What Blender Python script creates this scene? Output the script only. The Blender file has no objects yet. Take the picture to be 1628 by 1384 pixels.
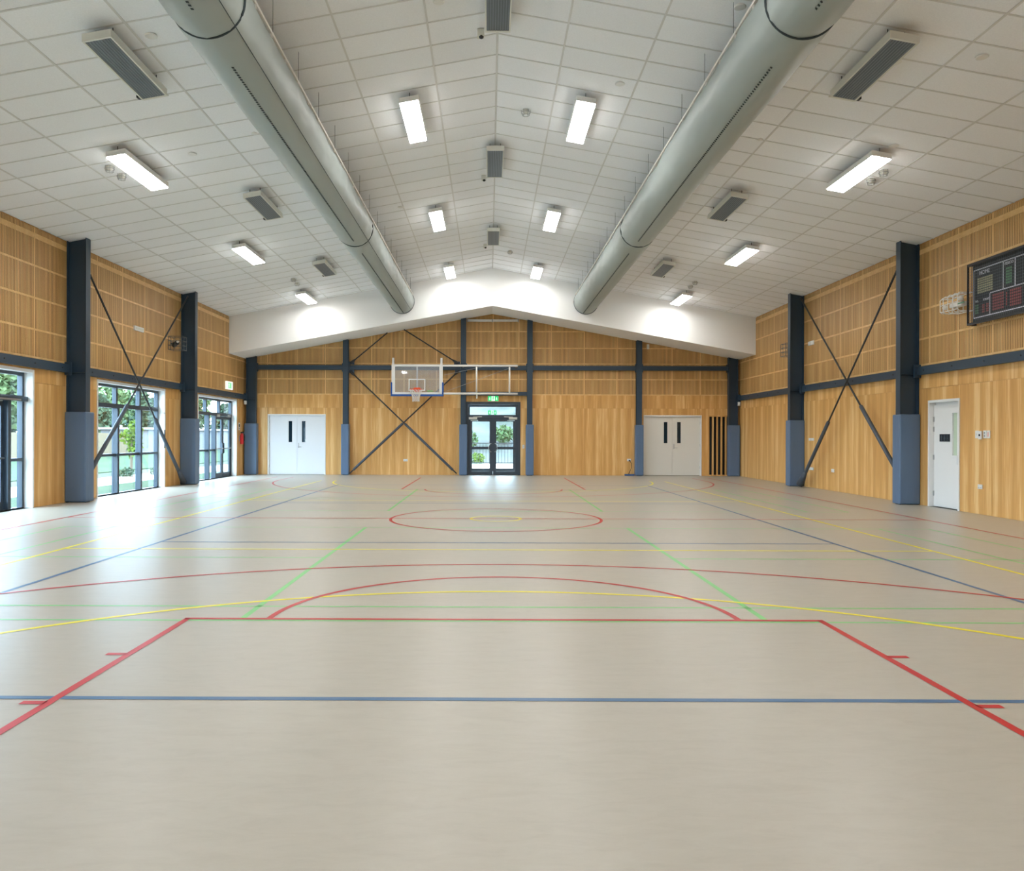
import bpy, math, random
from mathutils import Matrix, Vector, noise
random.seed(7)
S = bpy.context.scene
COL = S.collection

# ------------------------------------------------------------------ camera, world, exposure
cam_d = bpy.data.cameras.new('camera')
cam = bpy.data.objects.new('camera', cam_d); COL.objects.link(cam); S.camera = cam
FPX = 1237.0
cam_d.sensor_fit = 'HORIZONTAL'; cam_d.sensor_width = 36.0; cam_d.lens = FPX / 1628 * 36
cam_d.shift_x = (814 - 773.67) / 1628; cam_d.shift_y = (693.19 - 692) / 1628
cam_d.clip_start = .05; cam_d.clip_end = 800
cam.matrix_world = Matrix.Translation((0, 0, 1.4)) @ Matrix.Rotation(.0033, 4, 'Z') @ Matrix.Rotation(math.pi/2, 4, 'X') @ Matrix.Rotation(.0029, 4, 'Z')

w = bpy.data.worlds.new('overcast_sky'); S.world = w; w.use_nodes = True
bg = w.node_tree.nodes['Background']
bg.inputs[0].default_value = (.58, .80, 1.0, 1); bg.inputs[1].default_value = 6.8
S.view_settings.view_transform = 'Standard'; S.view_settings.look = 'None'
S.view_settings.exposure = 1.48; S.view_settings.gamma = 1; S.view_settings.use_curve_mapping = False
LAMP = 14.5          # radiance of the luminaire diffusers

# ------------------------------------------------------------------ dimensions (metres)
XL, XR, YF, YB, YN = -8.81, 8.99, 28.03, 26.24, -5.0
XC, ZE, ZR = .10, 5.42, 7.065
KS = (ZR - ZE) / 8.9
SE, SR = 4.166, 5.80
def ceil_z(x): return ZR - KS * abs(x - XC)
def soff_z(x): return SR - (SR - SE) / 8.9 * abs(x - XC)

# ------------------------------------------------------------------ materials
def mat(name, col, rough=.6, metal=0., spec=.5, emit=None, alpha=None):
    m = bpy.data.materials.new(name); m.use_nodes = True
    b = m.node_tree.nodes['Principled BSDF']
    b.inputs['Base Color'].default_value = (*col, 1); b.inputs['Roughness'].default_value = rough
    b.inputs['Metallic'].default_value = metal; b.inputs['Specular IOR Level'].default_value = spec
    if emit:
        b.inputs['Emission Color'].default_value = (*emit[0], 1); b.inputs['Emission Strength'].default_value = emit[1]
    return m
def srgb(r, g, b):
    f = lambda c: (c/255/12.92 if c/255 <= .04045 else ((c/255+.055)/1.055)**2.4)
    return (f(r), f(g), f(b))
def nodes(m): return m.node_tree.nodes, m.node_tree.links, m.node_tree.nodes['Principled BSDF']
def ramp(N, stops):
    r = N.new('ShaderNodeValToRGB'); e = r.color_ramp.elements
    e[0].position, e[0].color = stops[0][0], (*stops[0][1], 1)
    e[1].position, e[1].color = stops[-1][0], (*stops[-1][1], 1)
    for p, c in stops[1:-1]:
        x = e.new(p); x.color = (*c, 1)
    return r
def wood(name, dark, mid, light, rough=.45):
    """sliced veneer: vertical leaves of varying tone, fine grain"""
    m = mat(name, mid, rough); N, L, B = nodes(m)
    geo = N.new('ShaderNodeNewGeometry'); sep = N.new('ShaderNodeSeparateXYZ'); L.new(geo.outputs['Position'], sep.inputs[0])
    inf = N.new('ShaderNodeObjectInfo')
    add = N.new('ShaderNodeMath'); add.operation = 'ADD'; L.new(sep.outputs[0], add.inputs[0]); L.new(sep.outputs[1], add.inputs[1])
    rnd = N.new('ShaderNodeMath'); rnd.operation = 'MULTIPLY_ADD'; rnd.inputs[1].default_value = 31.
    L.new(inf.outputs['Random'], rnd.inputs[0]); L.new(add.outputs[0], rnd.inputs[2])
    zz = N.new('ShaderNodeMath'); zz.operation = 'MULTIPLY'; zz.inputs[1].default_value = .035; L.new(sep.outputs[2], zz.inputs[0])
    cmb = N.new('ShaderNodeCombineXYZ'); L.new(rnd.outputs[0], cmb.inputs[0]); L.new(zz.outputs[0], cmb.inputs[2])
    n1 = N.new('ShaderNodeTexNoise'); n1.inputs['Scale'].default_value = 5.5; n1.inputs['Detail'].default_value = 3.
    n2 = N.new('ShaderNodeTexNoise'); n2.inputs['Scale'].default_value = 42.; n2.inputs['Detail'].default_value = 3.
    L.new(cmb.outputs[0], n1.inputs['Vector']); L.new(cmb.outputs[0], n2.inputs['Vector'])
    mx = N.new('ShaderNodeMix'); mx.data_type = 'FLOAT'; mx.inputs[0].default_value = .35
    nd = N.new('ShaderNodeMath'); nd.operation = 'MULTIPLY_ADD'; nd.inputs[1].default_value = 9.; L.new(n1.outputs['Fac'], nd.inputs[0])   # flitch-matched leaves, uneven widths
    uk = N.new('ShaderNodeMath'); uk.operation = 'MULTIPLY'; uk.inputs[1].default_value = 20.; L.new(rnd.outputs[0], uk.inputs[0]); L.new(uk.outputs[0], nd.inputs[2])
    sn = N.new('ShaderNodeMath'); sn.operation = 'SINE'; L.new(nd.outputs[0], sn.inputs[0])
    ml = N.new('ShaderNodeMath'); ml.operation = 'MULTIPLY_ADD'; ml.inputs[1].default_value = .04; L.new(sn.outputs[0], ml.inputs[0])
    L.new(n1.outputs['Fac'], mx.inputs[2]); L.new(n2.outputs['Fac'], mx.inputs[3])
    r = ramp(N, [(.38, dark), (.52, mid), (.62, light)]); L.new(mx.outputs[0], ml.inputs[2]); L.new(ml.outputs[0], r.inputs[0])
    L.new(r.outputs[0], B.inputs['Base Color'])
    return m
M = {}
M['veneer'] = wood('oak_veneer', (.63, .325, .095), (.73, .405, .13), (.86, .575, .25))
M['slotw'] = wood('oak_slotted_veneer', (.60, .34, .12), (.68, .40, .15), (.76, .48, .20))
M['batten'] = wood('oak_batten', (.74, .46, .18), (.80, .52, .22), (.85, .58, .27))
M['felt'] = mat('black_felt', (.06, .038, .02), .95, spec=.1)
M['core'] = mat('wall_board', (.55, .30, .10), .7)
M['steel'] = mat('charcoal_steel', srgb(46, 66, 84), .42)
M['alu'] = mat('graphite_aluminium', srgb(48, 62, 76), .38, spec=.6)
M['pad'] = mat('slate_vinyl_padding', srgb(92, 116, 146), .38)
N_, L_, B_ = nodes(M['pad'])
tn = N_.new('ShaderNodeTexNoise'); tn.inputs['Scale'].default_value = 2.2; bp = N_.new('ShaderNodeBump'); bp.inputs['Strength'].default_value = .22; bp.inputs['Distance'].default_value = .05
L_.new(tn.outputs['Fac'], bp.inputs['Height']); L_.new(bp.outputs[0], B_.inputs['Normal'])
M['white'] = mat('white_paint', (.84, .84, .83), .5)
M['bulk'] = mat('white_plaster', (.90, .90, .89), .7)
M['metalw'] = mat('white_powder_coat', (.80, .80, .78), .4)
M['grid'] = mat('ceiling_grid_metal', (.66, .66, .65), .5)
M['tile'] = mat('mineral_fibre_tile', (.82, .81, .79), .8, spec=.25)
N_, L_, B_ = nodes(M['tile'])
inf = N_.new('ShaderNodeObjectInfo'); geo = N_.new('ShaderNodeNewGeometry')
tn = N_.new('ShaderNodeTexNoise'); tn.inputs['Scale'].default_value = 60; tn.inputs['Detail'].default_value = 4; L_.new(geo.outputs['Position'], tn.inputs['Vector'])
mr = N_.new('ShaderNodeMapRange'); mr.inputs[3].default_value = .90; mr.inputs[4].default_value = 1.06; L_.new(tn.outputs['Fac'], mr.inputs[0])
mr2 = N_.new('ShaderNodeMapRange'); mr2.inputs[3].default_value = .96; mr2.inputs[4].default_value = 1.02; L_.new(inf.outputs['Random'], mr2.inputs[0])
mu = N_.new('ShaderNodeMath'); mu.operation = 'MULTIPLY'; L_.new(mr.outputs[0], mu.inputs[0]); L_.new(mr2.outputs[0], mu.inputs[1])
vm = N_.new('ShaderNodeVectorMath'); vm.operation = 'SCALE'; vm.inputs[0].default_value = (.885, .90, .925); L_.new(mu.outputs[0], vm.inputs['Scale'])
L_.new(vm.outputs[0], B_.inputs['Base Color'])
M['floor'] = mat('marbled_linoleum', (.56, .52, .45), .30, spec=.5)
N_, L_, B_ = nodes(M['floor'])
geo = N_.new('ShaderNodeNewGeometry'); mp = N_.new('ShaderNodeMapping'); mp.inputs['Scale'].default_value = (1.6, 5.0, 1); L_.new(geo.outputs['Position'], mp.inputs[0])
t1 = N_.new('ShaderNodeTexNoise'); t1.inputs['Scale'].default_value = 2.6; t1.inputs['Detail'].default_value = 9; t1.inputs['Roughness'].default_value = .72; t1.inputs['Distortion'].default_value = .6
L_.new(mp.outputs[0], t1.inputs['Vector'])
r = ramp(N_, [(.26, (.425, .394, .332)), (.5, (.467, .435, .37)), (.74, (.495, .464, .40))]); L_.new(t1.outputs['Fac'], r.inputs[0]); L_.new(r.outputs[0], B_.inputs['Base Color'])
mr = N_.new('ShaderNodeMapRange'); mr.inputs[3].default_value = .31; mr.inputs[4].default_value = .39; L_.new(t1.outputs['Fac'], mr.inputs[0]); L_.new(mr.outputs[0], B_.inputs['Roughness'])
M['red'] = mat('red_line_paint', srgb(196, 32, 40), .36)
M['blue'] = mat('blue_line_paint', srgb(64, 108, 150), .36)
M['green'] = mat('green_line_paint', srgb(122, 205, 122), .36)
M['yellow'] = mat('yellow_line_paint', srgb(246, 232, 36), .36)
M['rod'] = mat('dark_rod_steel', srgb(60, 62, 64), .4, metal=.3)
M['sleeve'] = mat('grey_foam_sleeve', srgb(72, 80, 90), .55)
M['fabric'] = mat('grey_duct_fabric', (.345, .39, .375), .5, spec=.4)
M['cord'] = mat('dark_seam_cord', (.03, .045, .05), .8)
M['rail'] = mat('pale_track', (.72, .68, .62), .4)
M['grille'] = mat('dark_heater_grille', srgb(92, 100, 108), .45)
M['grille2'] = mat('pale_grille_wire', srgb(138, 146, 152), .45)
M['house'] = mat('cream_housing', (.72, .72, .66), .5)
M['lamp'] = mat('lit_diffuser', (.9, .9, .9), .5, emit=((1., .985, .955), LAMP))
M['black'] = mat('black_plastic', (.014, .016, .02), .5)
M['dark'] = mat('dark_void', (.01, .01, .012), .9)
M['chrome'] = mat('brushed_metal', (.55, .56, .57), .3, metal=1)
M['grey'] = mat('grey_plastic', (.42, .43, .43), .5)
M['orange'] = mat('orange_rim_paint', srgb(238, 84, 38), .4)
M['bluepad'] = mat('blue_edge_padding', srgb(28, 88, 170), .5)
M['net'] = mat('white_net_cord', (.82, .80, .76), .8)
M['signg'] = mat('exit_green', srgb(20, 178, 96), .5, emit=(srgb(20, 190, 100), .5))
M['signw'] = mat('exit_white', (.85, .88, .86), .5, emit=((.9, .95, .92), .25))
M['redpaint'] = mat('extinguisher_red', srgb(200, 28, 36), .35)
M['paleg'] = mat('lit_room_pane', srgb(196, 214, 190), .25)  # pale green of the lit room behind, painted onto an opaque pane
M['darkpane'] = mat('dark_room_pane', srgb(22, 42, 54), .05, spec=.6)  # darkness of the unlit rooms behind, put into the pane colour
M['score'] = mat('scoreboard_face', srgb(16, 26, 36), .45)
M['scorew'] = mat('scoreboard_white_print', srgb(222, 226, 240), .6)
M['ledy'] = mat('unlit_yellow_led', srgb(186, 184, 150), .6)
M['ledg'] = mat('unlit_green_led', srgb(96, 140, 110), .6)
M['ledr'] = mat('unlit_red_led', srgb(160, 82, 84), .6)
M['mesh'] = mat('black_guard_wire', (.10, .125, .14), .5)
M['stuffblue'] = mat('blue_block', srgb(58, 92, 140), .6)
def glass(name, tint=(.96, .98, .98), refl=1., painted_refl=0.):
    m = bpy.data.materials.new(name); m.use_nodes = True; N, L = m.node_tree.nodes, m.node_tree.links
    N.remove(N['Principled BSDF'])
    tr = N.new('ShaderNodeBsdfTransparent'); tr.inputs[0].default_value = (*tint, 1)
    gl = N.new('ShaderNodeBsdfGlossy'); gl.inputs['Roughness'].default_value = .02
    lw = N.new('ShaderNodeLayerWeight'); lw.inputs[0].default_value = .5      # Schlick reflectance, alike on both faces of the sheet
    pw = N.new('ShaderNodeMath'); pw.operation = 'POWER'; pw.inputs[1].default_value = 5.; L.new(lw.outputs['Facing'], pw.inputs[0])
    mul = N.new('ShaderNodeMath'); mul.operation = 'MULTIPLY_ADD'; mul.inputs[1].default_value = .9*refl; mul.inputs[2].default_value = .035*refl; L.new(pw.outputs[0], mul.inputs[0])
    mx = N.new('ShaderNodeMixShader'); L.new(mul.outputs[0], mx.inputs[0]); L.new(tr.outputs[0], mx.inputs[1]); L.new(gl.outputs[0], mx.inputs[2])
    out = mx
    if painted_refl:
        df = N.new('ShaderNodeBsdfDiffuse'); df.inputs[0].default_value = (.82, .85, .88, 1); out = N.new('ShaderNodeMixShader'); out.inputs[0].default_value = painted_refl
        L.new(mx.outputs[0], out.inputs[1]); L.new(df.outputs[0], out.inputs[2])
    L.new(out.outputs[0], N['Material Output'].inputs[0]); return m
M['glass'] = glass('clear_glass')
M['bbglass'] = glass('backboard_acrylic', (.95, .97, .99), painted_refl=.16)  # even diffuse white mixed in, painting the milky reflection on the board
def ground(name, a, b, sc):
    m = mat(name, a, .9, spec=.1); N, L, B = nodes(m)
    g = N.new('ShaderNodeNewGeometry'); t = N.new('ShaderNodeTexNoise'); t.inputs['Scale'].default_value = sc; t.inputs['Detail'].default_value = 6
    L.new(g.outputs['Position'], t.inputs['Vector']); r = ramp(N, [(.35, a), (.65, b)]); L.new(t.outputs['Fac'], r.inputs[0]); L.new(r.outputs[0], B.inputs['Base Color']); return m
M['grass'] = ground('lawn', (.020, .045, .018), (.038, .064, .030), .5)
M['drylawn'] = ground('dry_lawn', (.03, .045, .025), (.07, .075, .06), .22)
M['path'] = ground('pale_concrete', (.50, .49, .47), (.58, .57, .55), 2.)
M['hill'] = ground('rocky_slope', (.035, .042, .032), (.085, .085, .082), .35)
M['leaf1'] = ground('dark_conifer_leaf', (.035, .060, .038), (.075, .105, .060), .8)
M['leaf2'] = ground('fresh_leaf', (.060, .100, .040), (.110, .150, .065), .8)
M['leaf3'] = ground('bright_young_leaf', (.085, .140, .016), (.115, .165, .028), 2.)
M['bark'] = mat('tree_bark', (.12, .09, .06), .9)
M['fence'] = mat('pale_timber_fence', (.150, .115, .068), .8)
M['render'] = mat('pale_render', (.16, .16, .165), .8)

# ------------------------------------------------------------------ mesh builder
ORG = {}
class MB:
    def __init__(s): s.v, s.f, s.m = [], [], []
    def quad(s, pts, mi=0):
        n = len(s.v); s.v += [tuple(p) for p in pts]; s.f.append(tuple(range(n, n+len(pts)))); s.m.append(mi); return s
    def box(s, x0, x1, y0, y1, z0, z1, mi=0):
        if x0 > x1: x0, x1 = x1, x0
        if y0 > y1: y0, y1 = y1, y0
        if z0 > z1: z0, z1 = z1, z0
        n = len(s.v)
        s.v += [(x0,y0,z0),(x1,y0,z0),(x1,y1,z0),(x0,y1,z0),(x0,y0,z1),(x1,y0,z1),(x1,y1,z1),(x0,y1,z1)]
        for q in ((0,3,2,1),(4,5,6,7),(0,1,5,4),(1,2,6,5),(2,3,7,6),(3,0,4,7)):
            s.f.append(tuple(n+i for i in q)); s.m.append(mi)
        return s
    def hexa(s, a, b, mi=0):
        """solid between two matching quads"""
        n = len(s.v); s.v += [tuple(p) for p in a] + [tuple(p) for p in b]
        for q in ((3,2,1,0),(4,5,6,7),(0,1,5,4),(1,2,6,5),(2,3,7,6),(3,0,4,7)):
            s.f.append(tuple(n+i for i in q)); s.m.append(mi)
        return s
    def prism(s, poly, f, mi=0):
        """poly: list of 2d points, f(p, t) -> 3d point for t = 0 / 1"""
        n, k = len(s.v), len(poly)
        s.v += [f(p, 0) for p in poly] + [f(p, 1) for p in poly]
        s.f.append(tuple(range(n+k-1, n-1, -1))); s.f.append(tuple(range(n+k, n+2*k))); s.m += [mi, mi]
        for i in range(k):
            j = (i+1) % k; s.f.append((n+i, n+j, n+k+j, n+k+i)); s.m.append(mi)
        return s
    def tube(s, pts, r, n=8, mi=0, caps=True, closed=False):
        pts = [Vector(p) for p in pts]; rs = r if isinstance(r, (list, tuple)) else [r]*len(pts)
        base = len(s.v); k = len(pts)
        for i, p in enumerate(pts):
            if closed: d = pts[(i+1) % k] - pts[i-1]
            else: d = pts[min(i+1, k-1)] - pts[max(i-1, 0)]
            d.normalize(); up = Vector((0,0,1)) if abs(d.z) < .9 else Vector((1,0,0))
            a = d.cross(up).normalized(); b = a.cross(d)
            for j in range(n):
                t = 2*math.pi*j/n; s.v.append(tuple(p + (a*math.cos(t) + b*math.sin(t))*rs[i]))
        for i in range(k if closed else k-1):
            i2 = (i+1) % k
            for j in range(n):
                j2 = (j+1) % n
                s.f.append((base+i*n+j, base+i*n+j2, base+i2*n+j2, base+i2*n+j)); s.m.append(mi)
        if caps and not closed:
            s.f.append(tuple(base+j for j in range(n-1, -1, -1))); s.f.append(tuple(base+(k-1)*n+j for j in range(n))); s.m += [mi, mi]
        return s
    def ring(s, c, rad, r, axis='Z', seg=24, n=6, mi=0):
        c = Vector(c); pts = []
        for i in range(seg):
            t = 2*math.pi*i/seg; a, b = rad*math.cos(t), rad*math.sin(t)
            pts.append(c + (Vector((a,b,0)) if axis == 'Z' else Vector((a,0,b)) if axis == 'Y' else Vector((0,a,b))))
        return s.tube(pts, r, n, mi, closed=True)
    def ball(s, c, rx, ry, rz, seg=10, rings=6, mi=0):
        n = len(s.v)
        for i in range(rings+1):
            ph = math.pi*i/rings
            for j in range(seg):
                t = 2*math.pi*j/seg
                s.v.append((c[0]+rx*math.sin(ph)*math.cos(t), c[1]+ry*math.sin(ph)*math.sin(t), c[2]+rz*math.cos(ph)))
        for i in range(rings):
            for j in range(seg):
                j2 = (j+1) % seg; s.f.append((n+i*seg+j, n+(i+1)*seg+j, n+(i+1)*seg+j2, n+i*seg+j2)); s.m.append(mi)
        return s
    def build(s, name, mats, parent=None, smooth=False, bevel=0, org=None):
        if isinstance(mats, str): mats = [mats]
        if parent is not None: o0 = ORG[parent.name]
        elif org is not None: o0 = Vector(org)
        else:
            xs, ys, zs = zip(*s.v); o0 = Vector(((min(xs)+max(xs))/2, (min(ys)+max(ys))/2, min(zs)))
        me = bpy.data.meshes.new(name)
        me.from_pydata([(v[0]-o0.x, v[1]-o0.y, v[2]-o0.z) for v in s.v], [], s.f)
        for k in mats: me.materials.append(M[k])
        me.polygons.foreach_set('material_index', s.m)
        if smooth: me.polygons.foreach_set('use_smooth', [True]*len(me.polygons))
        me.update()
        o = bpy.data.objects.new(name, me); COL.objects.link(o)
        if parent is not None: o.parent = parent
        else: o.location = o0
        ORG[o.name] = o0
        if bevel:
            b = o.modifiers.new('bevel', 'BEVEL'); b.width = bevel; b.segments = 2; b.limit_method = 'ANGLE'
        return o
def tag(o, label=None, cat=None, group=None, kind=None):
    if label: o['label'] = label
    if cat: o['category'] = cat
    if group: o['group'] = group
    if kind: o['kind'] = kind
    return o
def thing(name, loc, label=None, cat=None, group=None, kind=None):
    o = bpy.data.objects.new(name, None); COL.objects.link(o); o.location = loc; o.empty_display_size = .1
    ORG[o.name] = Vector(loc); return tag(o, label, cat, group, kind)
def place(name, mesh, loc, parent, rotz=0):
    o = bpy.data.objects.new(name, mesh); COL.objects.link(o); o.parent = parent
    o.location = Vector(loc) - ORG[parent.name]; o.rotation_euler = (0, 0, rotz); return o
def text(body, size, matrix, mname, parent, name='lettering', sx=1.):
    c = bpy.data.curves.new(name, 'FONT'); c.body = body; c.size = size; c.align_x = 'CENTER'; c.align_y = 'CENTER'; c.extrude = .002
    t = bpy.data.objects.new('tmp', c); COL.objects.link(t)
    bpy.context.view_layer.update()
    me = bpy.data.meshes.new_from_object(t.evaluated_get(bpy.context.evaluated_depsgraph_get()))
    bpy.data.objects.remove(t); me.materials.clear(); me.materials.append(M[mname])
    me.transform(Matrix.Translation(-ORG[parent.name]) @ matrix @ Matrix.Scale(sx, 4, (1,0,0)))
    o = bpy.data.objects.new(name, me); COL.objects.link(o); o.parent = parent; ORG[o.name] = ORG[parent.name]
    return o
def subtract(rects, holes):
    """axis-aligned rectangles (u0,u1,z0,z1) minus holes"""
    for h in holes:
        out = []
        for (a, b, c, d) in rects:
            if h[0] >= b or h[1] <= a or h[2] >= d or h[3] <= c: out.append((a, b, c, d)); continue
            if a < h[0]: out.append((a, h[0], c, d))
            if h[1] < b: out.append((h[1], b, c, d))
            u0, u1 = max(a, h[0]), min(b, h[1])
            if c < h[2]: out.append((u0, u1, c, h[2]))
            if h[3] < d: out.append((u0, u1, h[3], d))
        rects = out
    return [r for r in rects if r[1]-r[0] > .015 and r[3]-r[2] > .015]

# ------------------------------------------------------------------ floor and court lines
floor = MB().box(XL-.24, XR+.25, YN-.25, YF+.2, -.2, 0).build('floor', 'floor', org=(XC, 12, 0)); tag(floor, kind='structure')
CX, CY = .115, 13.22
LW = .05
lay = {'green': .0008, 'yellow': .0012, 'blue': .0016, 'red': .0020}
def seg(c, x0, y0, x1, y1, wd=LW):
    d = Vector((x1-x0, y1-y0, 0)).normalized(); n = Vector((-d.y, d.x, 0))*wd/2; z = Vector((0, 0, lay[c]))
    a, b = Vector((x0, y0, 0))+z, Vector((x1, y1, 0))+z
    o = MB().quad([a-n, b-n, b+n, a+n]).build(c+'_line', c, floor); return o
def arc(c, cx, cy, rad, t0, t1, wd=LW, n=72):
    z = lay[c]+.0003; m = MB()
    for i in range(n):
        a, b = math.radians(t0+(t1-t0)*i/n), math.radians(t0+(t1-t0)*(i+1)/n)
        m.quad([(cx+rr*math.cos(t), cy+rr*math.sin(t), z) for rr, t in ((rad, a), (rad, b), (rad-wd, b), (rad-wd, a))][::-1])
    return m.build(c+'_arc', c, floor)
# basketball, red
seg('red', CX-7.30, CY, CX+7.30, CY)
for s in (-1, 1): seg('red', CX+s*7.30, CY-13.0, CX+s*7.30, CY+13.2)
arc('red', CX, CY, 1.80, 0, 360)
for s in (-1, 1):
    yft = CY + s*7.28; yend = CY + s*13.0; yb = CY + s*11.45
    seg('red', CX-2.44, yft, CX+2.44, yft)
    for k in (-1, 1):
        seg('red', CX+k*2.415, yft, CX+k*2.415, yend)
        for d in (.97, 1.88, 3.1, 3.9): seg('red', CX+k*2.43, yft+s*d, CX+k*2.56, yft+s*d)
    arc('red', CX, yft, 1.82, 0 if s < 0 else 180, 180 if s < 0 else 360)
    arc('red', CX, yb, 6.75, 0 if s < 0 else 180, 180 if s < 0 else 360)
    for k in (-1, 1): seg('red', CX+k*6.725, yb, CX+k*6.725, yend)
# netball, yellow
for k in (-1, 1): seg('yellow', CX+k*5.36, CY-11.1, CX+k*5.36, CY+11.1)
for s in (-1, 1):
    seg('yellow', CX-5.36, CY+s*3.63, CX+5.36, CY+s*3.63)
    arc('yellow', CX, CY+s*11.1, 4.92, 0 if s < 0 else 180, 180 if s < 0 else 360)
arc('yellow', CX, CY, .45, 0, 360, n=36)
# volleyball, blue
for k in (-1, 1): seg('blue', CX+k*4.43, CY-9.08, CX+k*4.43, CY+9.08)
for s in (-1, 1):
    seg('blue', CX-4.43, CY+s*3.0, CX+4.43, CY+s*3.0)
    seg('blue', CX-4.43, CY+s*9.08, CX+4.43, CY+s*9.08)
# badminton, green
for s in (-1, 1):
    for k in (-1, 1):
        seg('green', CX+k*2.0, CY+s*1.32, CX+k*2.0, CY+s*7.3)
        for x in (5.84, 6.60): seg('green', CX+k*x, CY+s*1.32, CX+k*x, CY+s*7.3, .04)
        seg('green', CX+k*2.0, CY+s*4.28, CX+k*6.6, CY+s*4.28, .04)
    for d in (6.84, 7.33): seg('green', CX-6.6, CY+s*d, CX+6.6, CY+s*d, .035)
    seg('green', CX-6.6, CY+s*1.32, CX+6.6, CY+s*1.32, .035)

# ------------------------------------------------------------------ walls with openings
WIN = [(11.38, 14.99), (17.40, 21.07), (23.43, 27.06)]
WTOP = 2.655
open_L = [(a, b, 0, WTOP) for a, b in WIN] + [(-.6, 3.05, 0, WTOP), (5.4, 9.05, 0, WTOP)]
open_R = [(14.86, 15.92, 0, 2.155)]
open_F = [(-7.98, -5.89, 0, 2.175), (-.85, 1.12, 0, 2.64), (5.55, 7.64, 0, 2.175), (7.88, 8.70, 0, 2.17)]
wl = MB()
for u0, u1, z0, z1 in subtract([(YN-.25, YF+.25, -.1, 5.6)], open_L): wl.box(XL-.26, XL, u0, u1, z0, z1)
wall_left = wl.build('wall_left', 'core', org=(XL, 12, 0)); tag(wall_left, kind='structure')
wr = MB()
for u0, u1, z0, z1 in subtract([(YN-.25, YF+.25, -.1, 5.6)], open_R): wr.box(XR, XR+.25, u0, u1, z0, z1)
wr.box(XR+.26, XR+.28, 14.7, 16.1, -.1, 2.3)
wall_right = wr.build('wall_right', 'core', org=(XR, 12, 0)); tag(wall_right, kind='structure')
wf = MB()
for u0, u1, z0, z1 in subtract([(XL-.24, XR+.24, -.1, 4.0)], open_F): wf.box(u0, u1, YF, YF+.22, z0, z1)
wf.prism([(XL-.24, 4.0), (XR+.24, 4.0), (XR+.24, 5.4), (XC, 7.2), (XL-.24, 5.4)], lambda p, t: (p[0], YF+.22*t, p[1]))
wall_back = wf.build('wall_back', 'core', org=(XC, YF, 0)); tag(wall_back, kind='structure')
wn = MB().prism([(XL-.24, -.1), (XR+.24, -.1), (XR+.24, 5.5), (XC, 7.3), (XL-.24, 5.5)], lambda p, t: (p[0], YN-.2*t, p[1])).build('wall_front', 'veneer', org=(XC, YN, 0)); tag(wn, kind='structure')

# ------------------------------------------------------------------ wall lining: slotted panels, veneer panels, battens
CACHE = {}
def panel_mesh(wd, h, slots, t=.018, top=None):
    key = (round(wd, 3), round(h, 3), slots, t)
    if top is None and key in CACHE: return CACHE[key]
    m = MB(); x0 = -wd/2
    zt = (lambda x: h) if top is None else top
    if not slots:
        a, b = x0, -x0
        m.hexa([(a, 0, 0), (b, 0, 0), (b, -t, 0), (a, -t, 0)], [(a, 0, zt(a)), (b, 0, zt(b)), (b, -t, zt(b)), (a, -t, zt(a))])
    else:
        n = max(2, round(wd/.044)); p = wd/n; sw = .0095
        prof = [(x0, -t, 0)]
        for i in range(n):
            c = x0 + (i+.5)*p
            prof += [(c-sw/2, -t, 0), (c-sw/2, -.002, 1), (c+sw/2, -.002, 1), (c+sw/2, -t, 0)]
        prof.append((-x0, -t, 0))
        for a, b in zip(prof, prof[1:]):
            m.quad([(a[0], a[1], 0), (b[0], b[1], 0), (b[0], b[1], zt(b[0])), (a[0], a[1], zt(a[0]))], 1 if (a[2] or b[2]) else 0)
        m.quad([(x0, 0, 0), (x0, -t, 0), (x0, -t, zt(x0)), (x0, 0, zt(x0))][::-1]); m.quad([(-x0, 0, 0), (-x0, -t, 0), (-x0, -t, zt(-x0)), (-x0, 0, zt(-x0))])
    me = bpy.data.meshes.new('panel'); me.from_pydata(m.v, [], m.f)
    for k in (['slotw', 'felt'] if slots else ['veneer']): me.materials.append(M[k])
    me.polygons.foreach_set('material_index', m.m); me.update()
    if top is None: CACHE[key] = me
    return me
def batten_mesh(wd, h, t=.022):
    key = ('b', round(wd, 3), round(h, 3))
    if key in CACHE: return CACHE[key]
    m = MB().box(-wd/2, wd/2, -t, 0, 0, h); me = bpy.data.meshes.new('batten'); me.from_pydata(m.v, [], m.f); me.materials.append(M['batten']); me.update()
    CACHE[key] = me; return me
class Wall:
    def __init__(s, obj, side): s.o, s.side = obj, side
    def loc(s, u, z):
        return {'L': (XL, u, z), 'R': (XR, u, z), 'F': (u, YF, z)}[s.side]
    rot = property(lambda s: {'L': math.pi/2, 'R': -math.pi/2, 'F': 0}[s.side])
    def panel(s, u0, u1, z0, z1, slots, gap=.004, top=None):
        tf = None
        if top is not None:
            uc = (u0+u1)/2
            if min(top(u0), top(u1), top(uc)) < z1-.001:
                if max(top(u0), top(u1)) <= z0+.03: return
                tf = lambda x: max(.004, min(z1-gap/2, top(uc+x)) - z0 - gap/2)
        me = panel_mesh(u1-u0-gap, z1-z0-gap, slots, top=tf)
        place('slotted_panel' if slots else 'veneer_panel', me, s.loc((u0+u1)/2, z0+gap/2), s.o, s.rot)
    def batten(s, u0, u1, z0, z1): place('batten', batten_mesh(u1-u0, z1-z0), s.loc((u0+u1)/2, z0), s.o, s.rot)
BW = .038
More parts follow.
